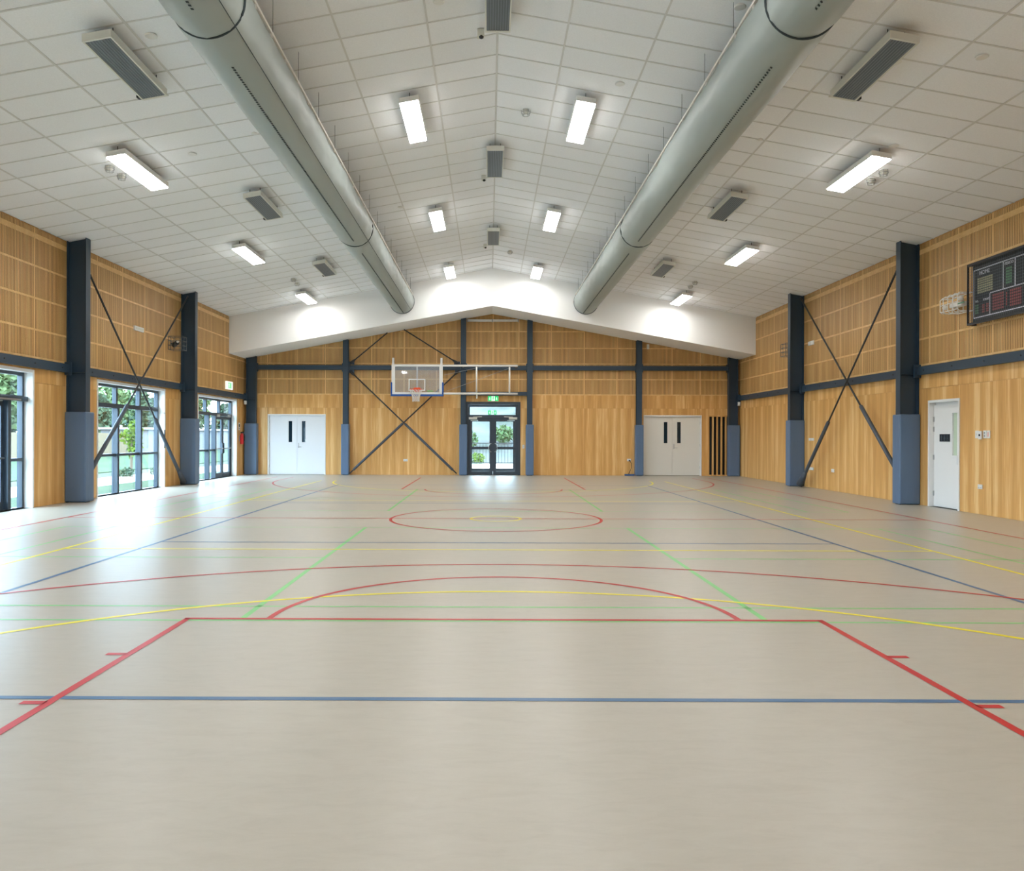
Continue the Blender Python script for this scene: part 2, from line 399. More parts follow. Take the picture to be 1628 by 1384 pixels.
def line_wall(W, us, rows, zlow, openings, ztop, top=None, low_us=None):
    for i in range(len(us)-1):
        for j in range(len(rows)-1):
            W.panel(us[i]+BW/2, us[i+1]-BW/2, rows[j]+BW/2, rows[j+1]-BW/2, True, .002, top)
    for u in us[1:-1]:
        t = ztop if top is None else min(ztop, top(u)-.0)
        W.batten(u-BW/2, u+BW/2, rows[0]+BW/2, t)
    for j, z in enumerate(rows[:-1]):
        a, b = us[0], us[-1]
        hw = BW/2
        if top is None:
            W.batten(a, b, z-hw, z+hw)
        else:
            # stop at the soffit
            k = 8.9/(SR-SE); half = (SR - z - .02)*k
            W.batten(max(a, XC-half), min(b, XC+half), z-hw, z+hw)
    lus = low_us or us
    for i in range(len(lus)-1):
        for z0, z1 in zlow:
            for r_ in subtract([(lus[i], lus[i+1], z0, z1)], openings): W.panel(*r_, False)
zlow = [(0.0, 2.41), (2.41, rowsb := 2.88)]
rows_side = [2.90, 3.44, 4.05, 4.67, 5.25, 5.42]
WL, WR, WF = Wall(wall_left, 'L'), Wall(wall_right, 'R'), Wall(wall_back, 'F')
line_wall(WL, [11.4, 12.6, 13.8, 15.0, 16.2, 17.41, 18.6, 19.81, 21.02, 22.22, 23.40, 24.55, 25.83, 27.0, YF], rows_side, zlow, open_L, 5.41)
line_wall(WR, [10.8, 11.85, 12.87, 13.9, 14.92, 15.88, 16.35, 17.55, 18.74, 19.94, 21.14, 22.22, 23.36, 24.54, 25.73, 26.9, YF], rows_side, zlow, open_R, 5.41)
uf = [XL, -7.99, -6.93, -5.91, -5.15, -4.24, -3.07, -1.90, -.93, .13, 1.06, 1.45, 2.22, 3.41, 4.59, 5.365, 6.57, 7.58, 8.6, XR]
line_wall(WF, uf, [2.90, 3.45, 4.01, 4.57, 5.17, 5.75], zlow, open_F, 5.8, top=soff_z)
for Wx, a, b in ((WL, 11.4, YF), (WR, 10.8, YF)): Wx.batten(a, b, 5.20, 5.30)

# ------------------------------------------------------------------ bulkhead
bk = MB().prism([(XL, SE), (XC, SR), (XR, SE), (XR, 5.46), (XC, 7.12), (XL, 5.46)], lambda p, t: (p[0], YB + (YF-.0-YB)*t, p[1]))
tag(bk.build('wall_bulkhead', 'bulk', org=(XC, YB, SE)), kind='structure')

# ------------------------------------------------------------------ ceiling: roof deck, grid, tiles
dk = MB()
for s in (-1, 1):
    xe = XL-.3 if s < 0 else XR+.3
    dk.hexa([(XC, YN-.3, ceil_z(XC)+.05), (xe, YN-.3, ceil_z(xe)+.05), (xe, YF+.3, ceil_z(xe)+.05), (XC, YF+.3, ceil_z(XC)+.05)],
            [(XC, YN-.3, ceil_z(XC)+.3), (xe, YN-.3, ceil_z(xe)+.3), (xe, YF+.3, ceil_z(xe)+.3), (XC, YF+.3, ceil_z(XC)+.3)])
ceiling = dk.build('ceiling', 'white', org=(XC, 12, 6)); tag(ceiling, kind='structure')
PX = 1.155
xlines = {-1: [XC] + [XC-.94-PX*k for k in range(7)] + [XL], 1: [XC] + [XC+.94+PX*k for k in range(7)] + [XR]}
ylines = [13.37 + .603*k for k in range(-31, 22)]
ylines = [y for y in ylines if YN < y < YB-.05] ; ylines = [YN] + ylines + [YB]
GW = .026
def slab(m, x0, x1, y0, y1, dz0, dz1):
    c = ceil_z
    m.hexa([(x0, y0, c(x0)+dz0), (x1, y0, c(x1)+dz0), (x1, y1, c(x1)+dz0), (x0, y1, c(x0)+dz0)],
           [(x0, y0, c(x0)+dz1), (x1, y0, c(x1)+dz1), (x1, y1, c(x1)+dz1), (x0, y1, c(x0)+dz1)])
for s in (-1, 1):
    for x in xlines[s][1:-1]:
        m = MB(); slab(m, x-GW/2, x+GW/2, YN, YB, 0, .03); m.build('grid_runner', 'grid', ceiling)
    for y in ylines[1:-1]:
        m = MB(); a, b = sorted((xlines[s][0], xlines[s][-1])); slab(m, a, b, y-GW/2, y+GW/2, .001, .03); m.build('grid_cross_tee', 'grid', ceiling)
m = MB(); m.prism([(-.016, -.004), (0, -.001), (.016, -.004), (.016, .02), (-.016, .02)], lambda p, t: (XC+p[0], YN+(YB-YN)*t, ZR+p[1])); m.build('ridge_strip', 'grid', ceiling)
tiles = []
for s in (-1, 1):
    for xa, xb in zip(xlines[s], xlines[s][1:]):
        x0, x1 = sorted((xa, xb))
        for y0, y1 in zip(ylines, ylines[1:]): tiles.append((x0+GW/2-.004, x1-GW/2+.004, y0+GW/2-.004, y1-GW/2+.004))
def shown(t):
    x, y = (t[0]+t[1])/2, (t[2]+t[3])/2; z = ceil_z(x)
    if y < 1: return 0
    u, v = 778 + FPX*x/y, 693 - FPX*(z-1.4)/y
    if not (-60 < u < 1690 and v > -45): return 0
    return (t[1]-t[0])*(t[3]-t[2])*(z-1.4)/y**3
tiles.sort(key=shown, reverse=True)
rest = MB(); tcache = {}
for i, t in enumerate(tiles):
    if i < 300 and shown(t) > 0:
        xc, yc = (t[0]+t[1])/2, (t[2]+t[3])/2; sg = 1 if xc > XC else -1
        key = (round(t[1]-t[0], 3), round(t[3]-t[2], 3), sg)
        if key not in tcache:
            m = MB(); a, b = (t[1]-t[0])/2, (t[3]-t[2])/2; q = lambda x, y, d: (x, y, -sg*KS*x+d)
            m.hexa([q(-a, -b, .007), q(a, -b, .007), q(a, b, .007), q(-a, b, .007)], [q(-a, -b, .02), q(a, -b, .02), q(a, b, .02), q(-a, b, .02)])
            me = bpy.data.meshes.new('ceiling_tile'); me.from_pydata(m.v, [], m.f); me.materials.append(M['tile']); tcache[key] = me
        place('ceiling_tile', tcache[key], (xc, yc, ceil_z(xc)), ceiling)
    else: slab(rest, *t, .007, .02)
tag(rest.build('ceiling_tile_field', 'tile', ceiling), kind='stuff')

# ------------------------------------------------------------------ steel columns with padding
def isec(m, x0, x1, y0, y1, z0, z1, along, tf=.016, tw=.012, top=None):
    """I section; 'along' is the axis of the web"""
    def bx(a, b, c, d):
        if top is None: m.box(a, b, c, d, z0, z1)
        else: m.hexa([(a, c, z0), (b, c, z0), (b, d, z0), (a, d, z0)], [(a, c, top(a)), (b, c, top(b)), (b, d, top(b)), (a, d, top(a))])
    return bx
def column(kind, x0, x1, y0, y1, along, top, padh, pad, label, stiff=()):
    t = thing('steel_column', ((x0+x1)/2, (y0+y1)/2, 0), label, 'column', 'steel portal columns around the hall')
    m1, m2, m3 = MB(), MB(), MB()
    b1, b2, b3 = (isec(m, x0, x1, y0, y1, 0, 0, along, top=top) for m in (m1, m2, m3))
    if along == 'X':
        b1(x0, x0+.018, y0, y1); b2(x1-.018, x1, y0, y1); yc = (y0+y1)/2; b3(x0+.018, x1-.018, yc-.007, yc+.007)
    else:
        b1(x0, x1, y0, y0+.018); b2(x0, x1, y1-.018, y1); xc = (x0+x1)/2; b3(xc-.007, xc+.007, y0+.018, y1-.018)
    m1.build('flange', 'steel', t); m2.build('flange', 'steel', t); m3.build('web', 'steel', t)
    for z in stiff:
        MB().box(x0+.018, x1-.018, y0+.01, y1-.01, z, z+.012).build('stiffener_plate', 'steel', t)
    px0, px1, py0, py1 = pad
    p = MB().box(px0, px1, py0, py1, .012, padh).build('padding', 'pad', t, bevel=.022); p['label'] = 'slate blue vinyl padding'
    MB().box((px0+px1)/2-.004, (px0+px1)/2+.004, py0-.003, py0+.01, .03, padh-.02).build('padding_seam', 'cord', p) if False else None
    return t
tz = lambda x: ceil_z(x)+.002
colL, colR = [16.13, 22.13], [16.26, 22.20]
for i, y in enumerate(colL):
    column('L', XL+.024, XL+.43, y, y+.18, 'X', tz, 1.88, (XL+.024, XL+.46, y-.06, y+.30), ['dark steel column left of the wide three pane window', 'dark steel column between wide window and glazed doors on left'][i], stiff=(2.70,))
for i, y in enumerate(colR):
    column('R', XR-.42, XR-.024, y, y+.18, 'X', tz, 1.88, (XR-.45, XR-.024, y-.06, y+.26), ['dark steel column beside single white door on right', 'dark steel column at middle of right wall'][i], stiff=(2.72,))
stz = lambda x: soff_z(x)+.002
column('C', XL+.10, XL+.45, YF-.20, YF-.024, 'X', stz, 1.84, (XL+.06, XL+.50, YF-.28, YF-.024), 'dark corner column between glazed left doors and white double doors', stiff=(2.72,))
column('C', XR-.43, XR-.10, YF-.20, YF-.024, 'X', stz, 1.82, (XR-.44, XR-.05, YF-.28, YF-.024), 'dark corner column beside timber slat grille on right', stiff=(2.72,))
fcols = [-5.15, -.93, 1.45, 5.365]
flab = ['slim dark column right of white double doors, back wall', 'slim dark column left of glazed exit doors, back wall', 'slim dark column right of glazed exit doors, back wall', 'slim dark column left of cream double doors, back wall']
for x, l in zip(fcols, flab):
    column('F', x-.095, x+.095, YF-.21, YF-.024, 'Y', stz, 1.82, (x-.14, x+.14, YF-.29, YF-.024), l, stiff=(3.75, 3.94))

# ------------------------------------------------------------------ girts (horizontal rails)
def girt_side(side, y0, y1, label):
    x = XL if side == 'L' else XR; s = 1 if side == 'L' else -1
    t = thing('steel_girt', (x+s*.08, (y0+y1)/2, 2.69), label, 'girt', 'horizontal steel girts')
    m = MB(); m.box(x+s*.10, x+s*.115, y0, y1, 2.69, 2.86); m.box(x+s*.026, x+s*.10, y0, y1, 2.848, 2.86); m.box(x+s*.026, x+s*.10, y0, y1, 2.69, 2.702)
    m.build('channel', 'steel', t)
    n = int((y1-y0)/.9)
    for k in range(n):
        y = y0 + (k+.7)*(y1-y0)/n
        MB().tube([(x+s*.113, y, 2.775), (x+s*.128, y, 2.775)], .016, 6).build('bolt', 'rod', t)
    for y in (y0, y1):
        sg = 1 if y == y0 else -1
        MB().box(x+s*.03, x+s*.16, y-.004 if sg > 0 else y-.05, y+.05 if sg > 0 else y+.004, 2.64, 2.91).build('end_plate', 'steel', t)
girt_side('L', 10.4, 16.10, 'dark steel girt above nearest left window')
girt_side('L', 16.34, 22.10, 'dark steel girt above wide three pane window')
girt_side('L', 22.34, YF-.21, 'dark steel girt above glazed doors in left wall')
girt_side('R', 10.4, 16.23, 'dark steel girt under the scoreboard on right wall')
girt_side('R', 16.47, 22.17, 'dark steel girt crossed by braces on right wall')
girt_side('R', 22.41, YF-.21, 'dark steel girt at far end of right wall')
gx = [XL+.46] + [v for c in fcols for v in (c-.10, c+.10)] + [XR-.44]
glab = ['dark girt above white double doors on back wall', 'dark girt behind basketball backboard on back wall', 'upper dark girt above glazed exit doors', 'dark girt over plain veneer between exit and cream doors', 'dark girt above cream double doors and grille']
for k in range(5):
    a, b = gx[2*k], gx[2*k+1]
    t = thing('steel_girt', ((a+b)/2, YF-.13, 3.77), glab[k], 'girt', 'horizontal steel girts')
    m = MB(); m.box(a, b, YF-.17, YF-.155, 3.77, 3.93); m.box(a, b, YF-.155, YF-.03, 3.918, 3.93); m.box(a, b, YF-.155, YF-.03, 3.77, 3.782); m.build('channel', 'steel', t)
    for x, s in ((a, 1), (b, -1)):
        MB().box(x, x+s*.03, YF-.19, YF-.03, 3.70, 4.0).build('end_plate', 'steel', t)
t = MB().box(fcols[1]+.1, fcols[2]-.1, YF-.16, YF-.04, 2.86, 2.99).build('steel_girt', 'steel', bevel=.004); tag(t, 'short lower girt just above glazed exit doors', 'girt', 'horizontal steel girts')

# ------------------------------------------------------------------ diagonal braces
def brace(p0, p1, sleeve, label, r=.022, foot=None, head=None):
    p0, p1 = Vector(p0), Vector(p1); low = p1
    t = thing('brace_rod', (low.x, low.y, low.z), label, 'brace', 'diagonal steel brace rods')
    MB().tube([p0, p1], r, 8).build('rod', 'rod', t, smooth=True)
    if sleeve:
        a = p0.lerp(p1, sleeve[0]); b = p0.lerp(p1, sleeve[1]); d = (b-a).normalized()
        sl = MB().tube([a, a+d*.02, b-d*.02, b], [.034, .046, .046, .04], 10).build('foam_sleeve', 'sleeve', t, smooth=True)
    if foot:
        c = p0.lerp(p1, foot[0]); MB().tube([c, p1+(p1-p0).normalized()*.0], [.045, foot[1]], 8).build('foot_shroud', 'sleeve', t, smooth=True)
    if head:
        d = (p1-p0).normalized(); MB().tube([p0-d*.03, p0+d*.12, p0+d*.22], [.05, .05, .025], 8).build('clevis', 'rod', t, smooth=True)
        sx = 1 if p1.x > p0.x else -1; gy = p0.y
        MB().box(p0.x-sx*.08, p0.x+sx*.13, gy-.012, gy+.012, p0.z-.05, p0.z+.06).build('gusset_plate', 'steel', t)
xb = XL+.25
brace((xb-.03, 16.36, 5.15), (xb-.03, 21.85, .09), (.655, .97), 'dark brace rod crossing wide window, its foot at the farther left column', foot=(.93, .09))
brace((xb+.03, 21.98, 5.33), (xb+.03, 16.48, .50), (.665, .98), 'dark brace rod crossing wide window, its foot at the nearer left column')
xb = XR-.25
brace((xb+.03, 21.98, 5.33), (xb+.03, 16.56, .50), (.66, .98), 'dark brace rod on right wall, its foot at the nearer column')
brace((xb-.03, 16.50, 5.13), (xb-.03, 21.80, .09), (.66, .97), 'dark brace rod on right wall, its foot at the farther column', foot=(.93, .11))
yb_ = YF-.22
brace((-4.96, yb_-.01, 3.70), (-1.16, yb_+.02, .06), (.51, .965), 'lower brace rod under backboard, its foot beside glazed exit doors', r=.024, head=True)
brace((-1.10, yb_-.07, 3.72), (-4.98, yb_-.07, .06), (.51, .965), 'lower brace rod under backboard, its foot near white double doors', r=.024, head=True)
brace((-4.95, yb_-.06, 3.99), (-3.64, yb_-.06, 5.085), None, 'short upper brace rod rising right from column into white soffit', r=.022, head=True)
brace((-1.13, yb_-.06, 4.0), (-3.05, yb_-.06, 5.195), None, 'short upper brace rod rising left from column into white soffit', r=.022, head=True)

# ------------------------------------------------------------------ glazed openings in the left wall
def member(m, side_x, y0, y1, z0, z1, d=.10): m.box(side_x, side_x+d, y0, y1, z0, z1)
def glazing(name, y0, y1, ups, lows, rails, doors=(), kind='window', ztr=2.10, rail_h=.93, handle=True, label=None):
    """ups/lows: mullion centre positions above / below the transom"""
    t = thing(name, (XL-.12, (y0+y1)/2, 0), kind='structure'); gxx = XL-.24
    MB().box(XL-.26, XL+.028, y0, y0+.05, 0, WTOP).build('jamb_lining', 'white', t)
    MB().box(XL-.26, XL+.028, y1-.05, y1, 0, WTOP).build('jamb_lining', 'white', t)
    MB().box(XL-.26, XL+.028, y0+.05, y1-.05, WTOP-.06, WTOP).build('head_lining', 'white', t)
    a, b, zt = y0+.05, y1-.05, WTOP-.06
    m = MB(); member(m, gxx, a, a+.06, 0, zt); member(m, gxx, b-.06, b, 0, zt); member(m, gxx, a+.06, b-.06, zt-.06, zt); member(m, gxx, a+.06, b-.06, 0, .018)
    m.build('frame', 'alu', t)
    m = MB(); member(m, gxx-.0, a+.06, b-.06, ztr-.05, ztr+.05, .11); m.build('transom', 'alu', t)
    for y in ups: m = MB(); member(m, gxx+.005, y-.04, y+.04, ztr+.05, zt-.06); m.build('mullion', 'alu', t)
    for y in lows: m = MB(); member(m, gxx+.005, y-.045, y+.045, .018, ztr-.05, .14); m.build('mullion', 'alu', t)
    def pane(ya, yb2, za, zb): MB().box(gxx+.045, gxx+.053, ya, yb2, za, zb).build('pane', 'glass', t)
    e = [a+.06] + [v for y in ups for v in (y-.04, y+.04)] + [b-.06]
    for k in range(0, len(e), 2): pane(e[k], e[k+1], ztr+.05, zt-.06)
    e = [a+.06] + [v for y in lows for v in (y-.045, y+.045)] + [b-.06]
    for k in range(0, len(e), 2):
        ya, yb2 = e[k], e[k+1]
        dd = [d for d in doors if ya-.02 <= d[0] <= yb2]
        if not dd:
            if rails:
                m = MB(); member(m, gxx+.005, ya, yb2, rail_h-.03, rail_h+.03); m.build('rail', 'alu', t)
                pane(ya, yb2, .018, rail_h-.03); pane(ya, yb2, rail_h+.03, ztr-.05)
            else: pane(ya, yb2, .018, ztr-.05)
        for d0, d1, hinge in dd:
            dl = MB(); q = gxx+.02
            for bx in ((d0, d0+.085, .01, ztr-.06), (d1-.085, d1, .01, ztr-.06), (d0+.085, d1-.085, ztr-.16, ztr-.06), (d0+.085, d1-.085, .01, .16)): dl.box(q, q+.05, *bx)
            leaf = dl.build('door_leaf', 'alu', t)
            MB().box(q+.02, q+.028, d0+.085, d1-.085, .16, ztr-.16).build('pane', 'glass', leaf)
            MB().tube([(q+.09, d0+.05, .97), (q+.09, d1-.05, .97)], .018, 8).build('push_bar', 'chrome', leaf, smooth=True)
            MB().box(q+.05, q+.11, (d0+.12 if hinge < 0 else d1-.38), (d0+.38 if hinge < 0 else d1-.12), ztr-.08, ztr+.0).build('door_closer', 'grey', leaf, bevel=.006)
            ye = d1-.06 if hinge < 0 else d0+.06
            MB().box(q+.05, q+.085, ye-.03, ye+.03, .8, 1.15).build('lock_case', 'alu', leaf)
    return t
glazing('window_1', *WIN[0], [12.6, 13.8], [12.55, 14.42], True, doors=[(12.62, 13.48, -1), (13.50, 14.36, 1)])
glazing('window_2', *WIN[1], [18.66, 19.90], [18.66, 19.90], True)
dd = glazing('window_3', *WIN[2], [24.58, 25.82], [24.72, 25.33], True, doors=[(25.385, 26.16, -1), (26.175, 26.94, 1)])
for k, (a, b) in enumerate(((-.6, 3.05), (5.4, 9.05))):
    glazing('window_%d' % (k+4), a, b, [a+1.22, a+2.43], [a+1.22, a+2.43], True)
# curved brace handle / roller pull beside the wide window
t = thing('window_winder', (XL+.02, 20.98, 1.05), 'slim dark window winder handle on white jamb lining', 'handle')
MB().box(XL+.029, XL+.05, 20.985, 21.03, 1.05, 1.55).build('grip', 'black', t, bevel=.004)
MB().tube([(XL+.035, 20.93, 2.0), (XL+.045, 21.0, 1.98), (XL+.045, 21.02, 1.9), (XL+.045, 21.02, 1.5)], .008, 6).build('cable', 'grey', t, smooth=True)
t = thing('door_bar', (XL-.1, 14.2, 2.1), 'grey door operator bar across nearest left glazing', 'door bar')
MB().box(XL-.13, XL-.06, 12.6, 14.935, 2.04, 2.13).build('casing', 'alu', t, bevel=.004)
MB().box(XL-.06, XL-.05, 12.7, 14.7, 2.05, 2.08).build('slot', 'chrome', t)

# daylight portals guide the sampling of the sky through the openings
def portal(loc, rot, sx, sy):
    d = bpy.data.lights.new('sky_portal', 'AREA'); d.shape = 'RECTANGLE'; d.size = sx; d.size_y = sy; d.cycles.is_portal = True
    o = bpy.data.objects.new('sky_portal', d); COL.objects.link(o); o.location = loc; o.rotation_euler = rot
for a, b in WIN + [(-.6, 3.05), (5.4, 9.05)]:
    portal((XL-.28, (a+b)/2, WTOP/2), (0, -math.pi/2, 0), WTOP, b-a)

# ------------------------------------------------------------------ doors
def double_door(name, x0, x1, ztop, mname, knob):
    t = thing(name, ((x0+x1)/2, YF, 0), kind='structure'); y = YF
    m = MB(); m.box(x0-.0, x0+.045, y-.035, y+.16, 0, ztop); m.box(x1-.045, x1, y-.035, y+.16, 0, ztop); m.box(x0+.045, x1-.045, y-.035, y+.16, ztop-.05, ztop)
    m.build('door_frame', 'white', t, bevel=.004)
    MB().box(x0-.05, x1+.05, YF+.17, YF+.2, 0, ztop+.05).build('backing', 'dark', t)
    xm = (x0+x1)/2
    for k, (a, b) in enumerate(((x0+.047, xm-.002), (xm+.002, x1-.047))):
        wa = xm-.305 if k == 0 else xm+.175; wb = wa+.13; z0, z1, zt = 1.17, 1.93, ztop-.055
        dl = MB()
        for r_ in subtract([(a, b, .012, zt)], [(wa, wb, z0, z1)]): dl.box(r_[0], r_[1], y+.02, y+.062, r_[2], r_[3])
        leaf = dl.build('door_leaf', mname, t)
        MB().box(wa, wb, y+.035, y+.045, z0, z1).build('vision_pane', 'darkpane', leaf)
        m = MB()
        for r_ in subtract([(wa-.012, wb+.012, z0-.012, z1+.012)], [(wa, wb, z0, z1)]): m.box(r_[0], r_[1], y+.012, y+.02, r_[2], r_[3])
        m.build('pane_bead', mname, leaf)
        for hz in (.25, 1.05, 1.85):
            hx = a if k == 0 else b
            MB().tube([(hx, y+.012, hz), (hx, y+.012, hz+.1)], .009, 8).build('hinge', 'chrome', leaf)
        if k == 1:
            MB().box(xm+.04, xm+.075, y+.008, y+.02, .96, 1.14).build('lock_plate', 'chrome', leaf)
            MB().tube([(xm+.057, y+.012, 1.0), (xm+.057, y-.045, 1.0), (xm+.17, y-.05, 1.0)], .011, 8).build('lever_handle', 'chrome', leaf, smooth=True)
    return t
M['doorc'] = mat('cream_white_door_paint', (.78, .76, .70), .45)
M['doorw'] = mat('cool_white_door_paint', (.80, .82, .85), .4)
double_door('door_1', -7.98, -5.89, 2.175, 'doorw', 1)
double_door('door_2', 5.55, 7.64, 2.175, 'doorc', 1)

def glazed_pair(name, x0, x1, y, ztop, ztr, light_frame=False, kind='structure'):
    t = thing(name, ((x0+x1)/2, y, 0), kind=kind)
    m = MB(); f = .085
    m.box(x0, x0+f, y, y+.14, 0, ztop); m.box(x1-f, x1, y, y+.14, 0, ztop); m.box(x0+f, x1-f, y, y+.14, ztop-f, ztop)
    m.build('door_frame', 'alu', t); MB().box(x0+f, x1-f, y, y+.14, ztr, ztr+.08).build('transom', 'alu', t)
    MB().box(x0+f, x1-f, y+.06, y+.07, ztr+.08, ztop-f).build('pane', 'glass', t)
    xm = (x0+x1)/2
    for s in (-1, 1):
        a, b = (x0+f, xm-.004) if s < 0 else (xm+.004, x1-f); q = y+.04; st = .115
        dl = MB(); oa, ob = (a+.095, b-st) if s < 0 else (a+st, b-.095)
        for r_ in subtract([(a, b, .01, ztr-.005)], [(oa, ob, .13, .93), (oa, ob, .99, ztr-.11)]): dl.box(r_[0], r_[1], q, q+.05, r_[2], r_[3])
        leaf = dl.build('door_leaf', 'alu', t)
        MB().box(oa, ob, q+.02, q+.03, .13, .93).build('pane', 'glass', leaf); MB().box(oa, ob, q+.02, q+.03, .99, ztr-.11).build('pane', 'glass', leaf)
        hx = xm + s*.06
        pts = [(hx, q, 1.14), (hx+s*.03, q-.06, 1.14)] + [(hx+s*(.03+.07*math.sin(math.pi*k/8)), q-.065, 1.14-.30*k/8) for k in range(9)] + [(hx+s*.03, q-.06, .84), (hx, q, .84)]
        MB().tube(pts, .012, 8).build('pull_handle', 'chrome', leaf, smooth=True)
        cx = a+.18 if s < 0 else b-.18
        MB().box(cx-.15, cx+.15, q-.06, q, ztr-.085, ztr-.005).build('door_closer', 'house', leaf, bevel=.008)
        MB().tube([(cx, q-.035, ztr+.0), (cx-s*.32, q-.05, ztr+.012)], .014, 6).build('closer_arm', 'house', leaf)
    return t
glazed_pair('door_3', -.85, 1.12, YF-.03, 2.64, 2.09)
# entrance lobby beyond the exit doors
v = MB(); v.box(-1.35, -1.15, YF+.22, 30.9, -.1, 3.0); v.box(1.42, 1.62, YF+.22, 30.9, -.1, 3.0); v.box(-1.35, 1.62, YF+.22, 30.9, 2.72, 3.0)
tag(v.build('wall_lobby', 'white', org=(XC, 29.5, 0)), kind='structure')
tag(MB().box(-1.15, 1.42, YF+.2, 30.9, -.1, -.001).build('floor_lobby', 'path', org=(XC, 29.5, 0)), kind='structure')
v = MB(); v.box(-1.15, -.85, 30.72, 30.9, 0, 2.72); v.box(1.12, 1.42, 30.72, 30.9, 0, 2.72); v.box(-.85, 1.12, 30.72, 30.9, 2.64, 2.72)
tag(v.build('wall_lobby_front', 'alu', org=(XC, 30.8, 0)), kind='structure')
glazed_pair('door_4', -.85, 1.12, 30.7, 2.64, 2.09)
portal((XC, 31.0, 1.3), (-math.pi/2, 0, 0), 2.0, 2.6)

# single white door in the right wall
t = thing('door_5', (XR, 15.39, 0), kind='structure')
y0, y1, zt = 14.86, 15.92, 2.155
m = MB(); m.box(XR-.035, XR+.18, y0, y0+.05, 0, zt); m.box(XR-.035, XR+.18, y1-.05, y1, 0, zt); m.box(XR-.035, XR+.18, y0+.05, y1-.05, zt-.05, zt)
m.build('door_frame', 'white', t, bevel=.004)
m = MB(); m.box(XR+.105, XR+.125, y0+.05, y1-.05, zt-.15, zt-.05); m.build('head_stop', 'white', t)
wa, wb, z0, z1 = 15.06, 15.22, 1.05, 1.88
dl = MB()
for r_ in subtract([(y0+.053, y1-.053, .012, zt-.10)], [(wa, wb, z0, z1)]): dl.box(XR+.06, XR+.105, r_[0], r_[1], r_[2], r_[3])
leaf = dl.build('door_leaf', 'white', t)
MB().box(XR+.078, XR+.088, wa, wb, z0, z1).build('vision_pane', 'paleg', leaf)
m = MB()
for r_ in subtract([(wa-.03, wb+.03, z0-.03, z1+.03)], [(wa, wb, z0, z1)]): m.box(XR+.05, XR+.06, *r_)
m.build('pane_bead', 'white', leaf)
for hz in (.22, .95, 1.52, 1.72): MB().box(XR+.045, XR+.062, y1-.075, y1-.045, hz, hz+.10).build('hinge', 'grey', leaf)
MB().tube([(XR+.06, 14.955, 1.08), (XR+.0, 14.955, 1.08), (XR-.005, 14.955, 1.05), (XR-.005, 14.955, .90), (XR+.0, 14.955, .87), (XR+.06, 14.955, .87)], .011, 8).build('pull_handle', 'chrome', leaf, smooth=True)
MB().tube([(XR+.06, 14.95, 1.38), (XR+.045, 14.95, 1.38)], .022, 10).build('lock_cylinder', 'chrome', leaf)
pl = MB().box(XR+.05, XR+.06, 15.31, 15.65, 1.32, 1.47).build('pictogram_plate', 'score', leaf)
M['picto'] = mat('grey_pictogram', srgb(74, 86, 98), .5)
for k, yc in enumerate((15.58, 15.48, 15.38)):
    m = MB(); x = XR+.0495
    m.prism([(math.cos(a*math.pi/5)*.011+yc, 1.44+math.sin(a*math.pi/5)*.011) for a in range(10)], lambda p, tt: (x-.002*tt, p[0], p[1]))
    if k == 0: m.box(x-.002, x, yc-.018, yc+.018, 1.385, 1.427); m.box(x-.002, x, yc-.014, yc-.002, 1.335, 1.385); m.box(x-.002, x, yc+.002, yc+.014, 1.335, 1.385)
    elif k == 1: m.prism([(yc-.012, 1.427), (yc+.012, 1.427), (yc+.03, 1.37), (yc-.03, 1.37)], lambda p, tt: (x-.002*tt, p[0], p[1])); m.box(x-.002, x, yc-.012, yc+.012, 1.335, 1.37)
    else: m.box(x-.002, x, yc-.008, yc+.008, 1.37, 1.427); m.ring((x-.001, yc-.005, 1.36), .024, .004, 'X', 16, 5); m.box(x-.002, x, yc-.03, yc, 1.375, 1.385)
    m.build('pictogram', 'picto', pl)

# timber slat grille beside the cream double doors
t = thing('slat_grille', (8.29, YF, 0), 'tall oak slat grille over dark recess in right corner', 'grille')
m = MB()
for r_ in subtract([(7.88, 8.70, 0, 2.17)], [(7.915, 8.665, .03, 2.13)]): m.box(r_[0], r_[1], YF-.03, YF+.12, r_[2], r_[3])
m.build('grille_frame', 'veneer', t)
for k in range(4): x = 8.05+.155*k; MB().box(x-.024, x+.024, YF-.02, YF+.07, .03, 2.13).build('slat', 'veneer', t)
MB().box(7.88, 8.70, YF+.2, YF+.215, 0, 2.17).build('recess_back', 'black', t)
MB().box(7.99, 8.02, YF+.14, YF+.17, 0, 2.15).build('recess_post', 'steel', t); MB().box(8.26, 8.32, YF+.14, YF+.17, 0, 2.15).build('recess_post', 'steel', t)

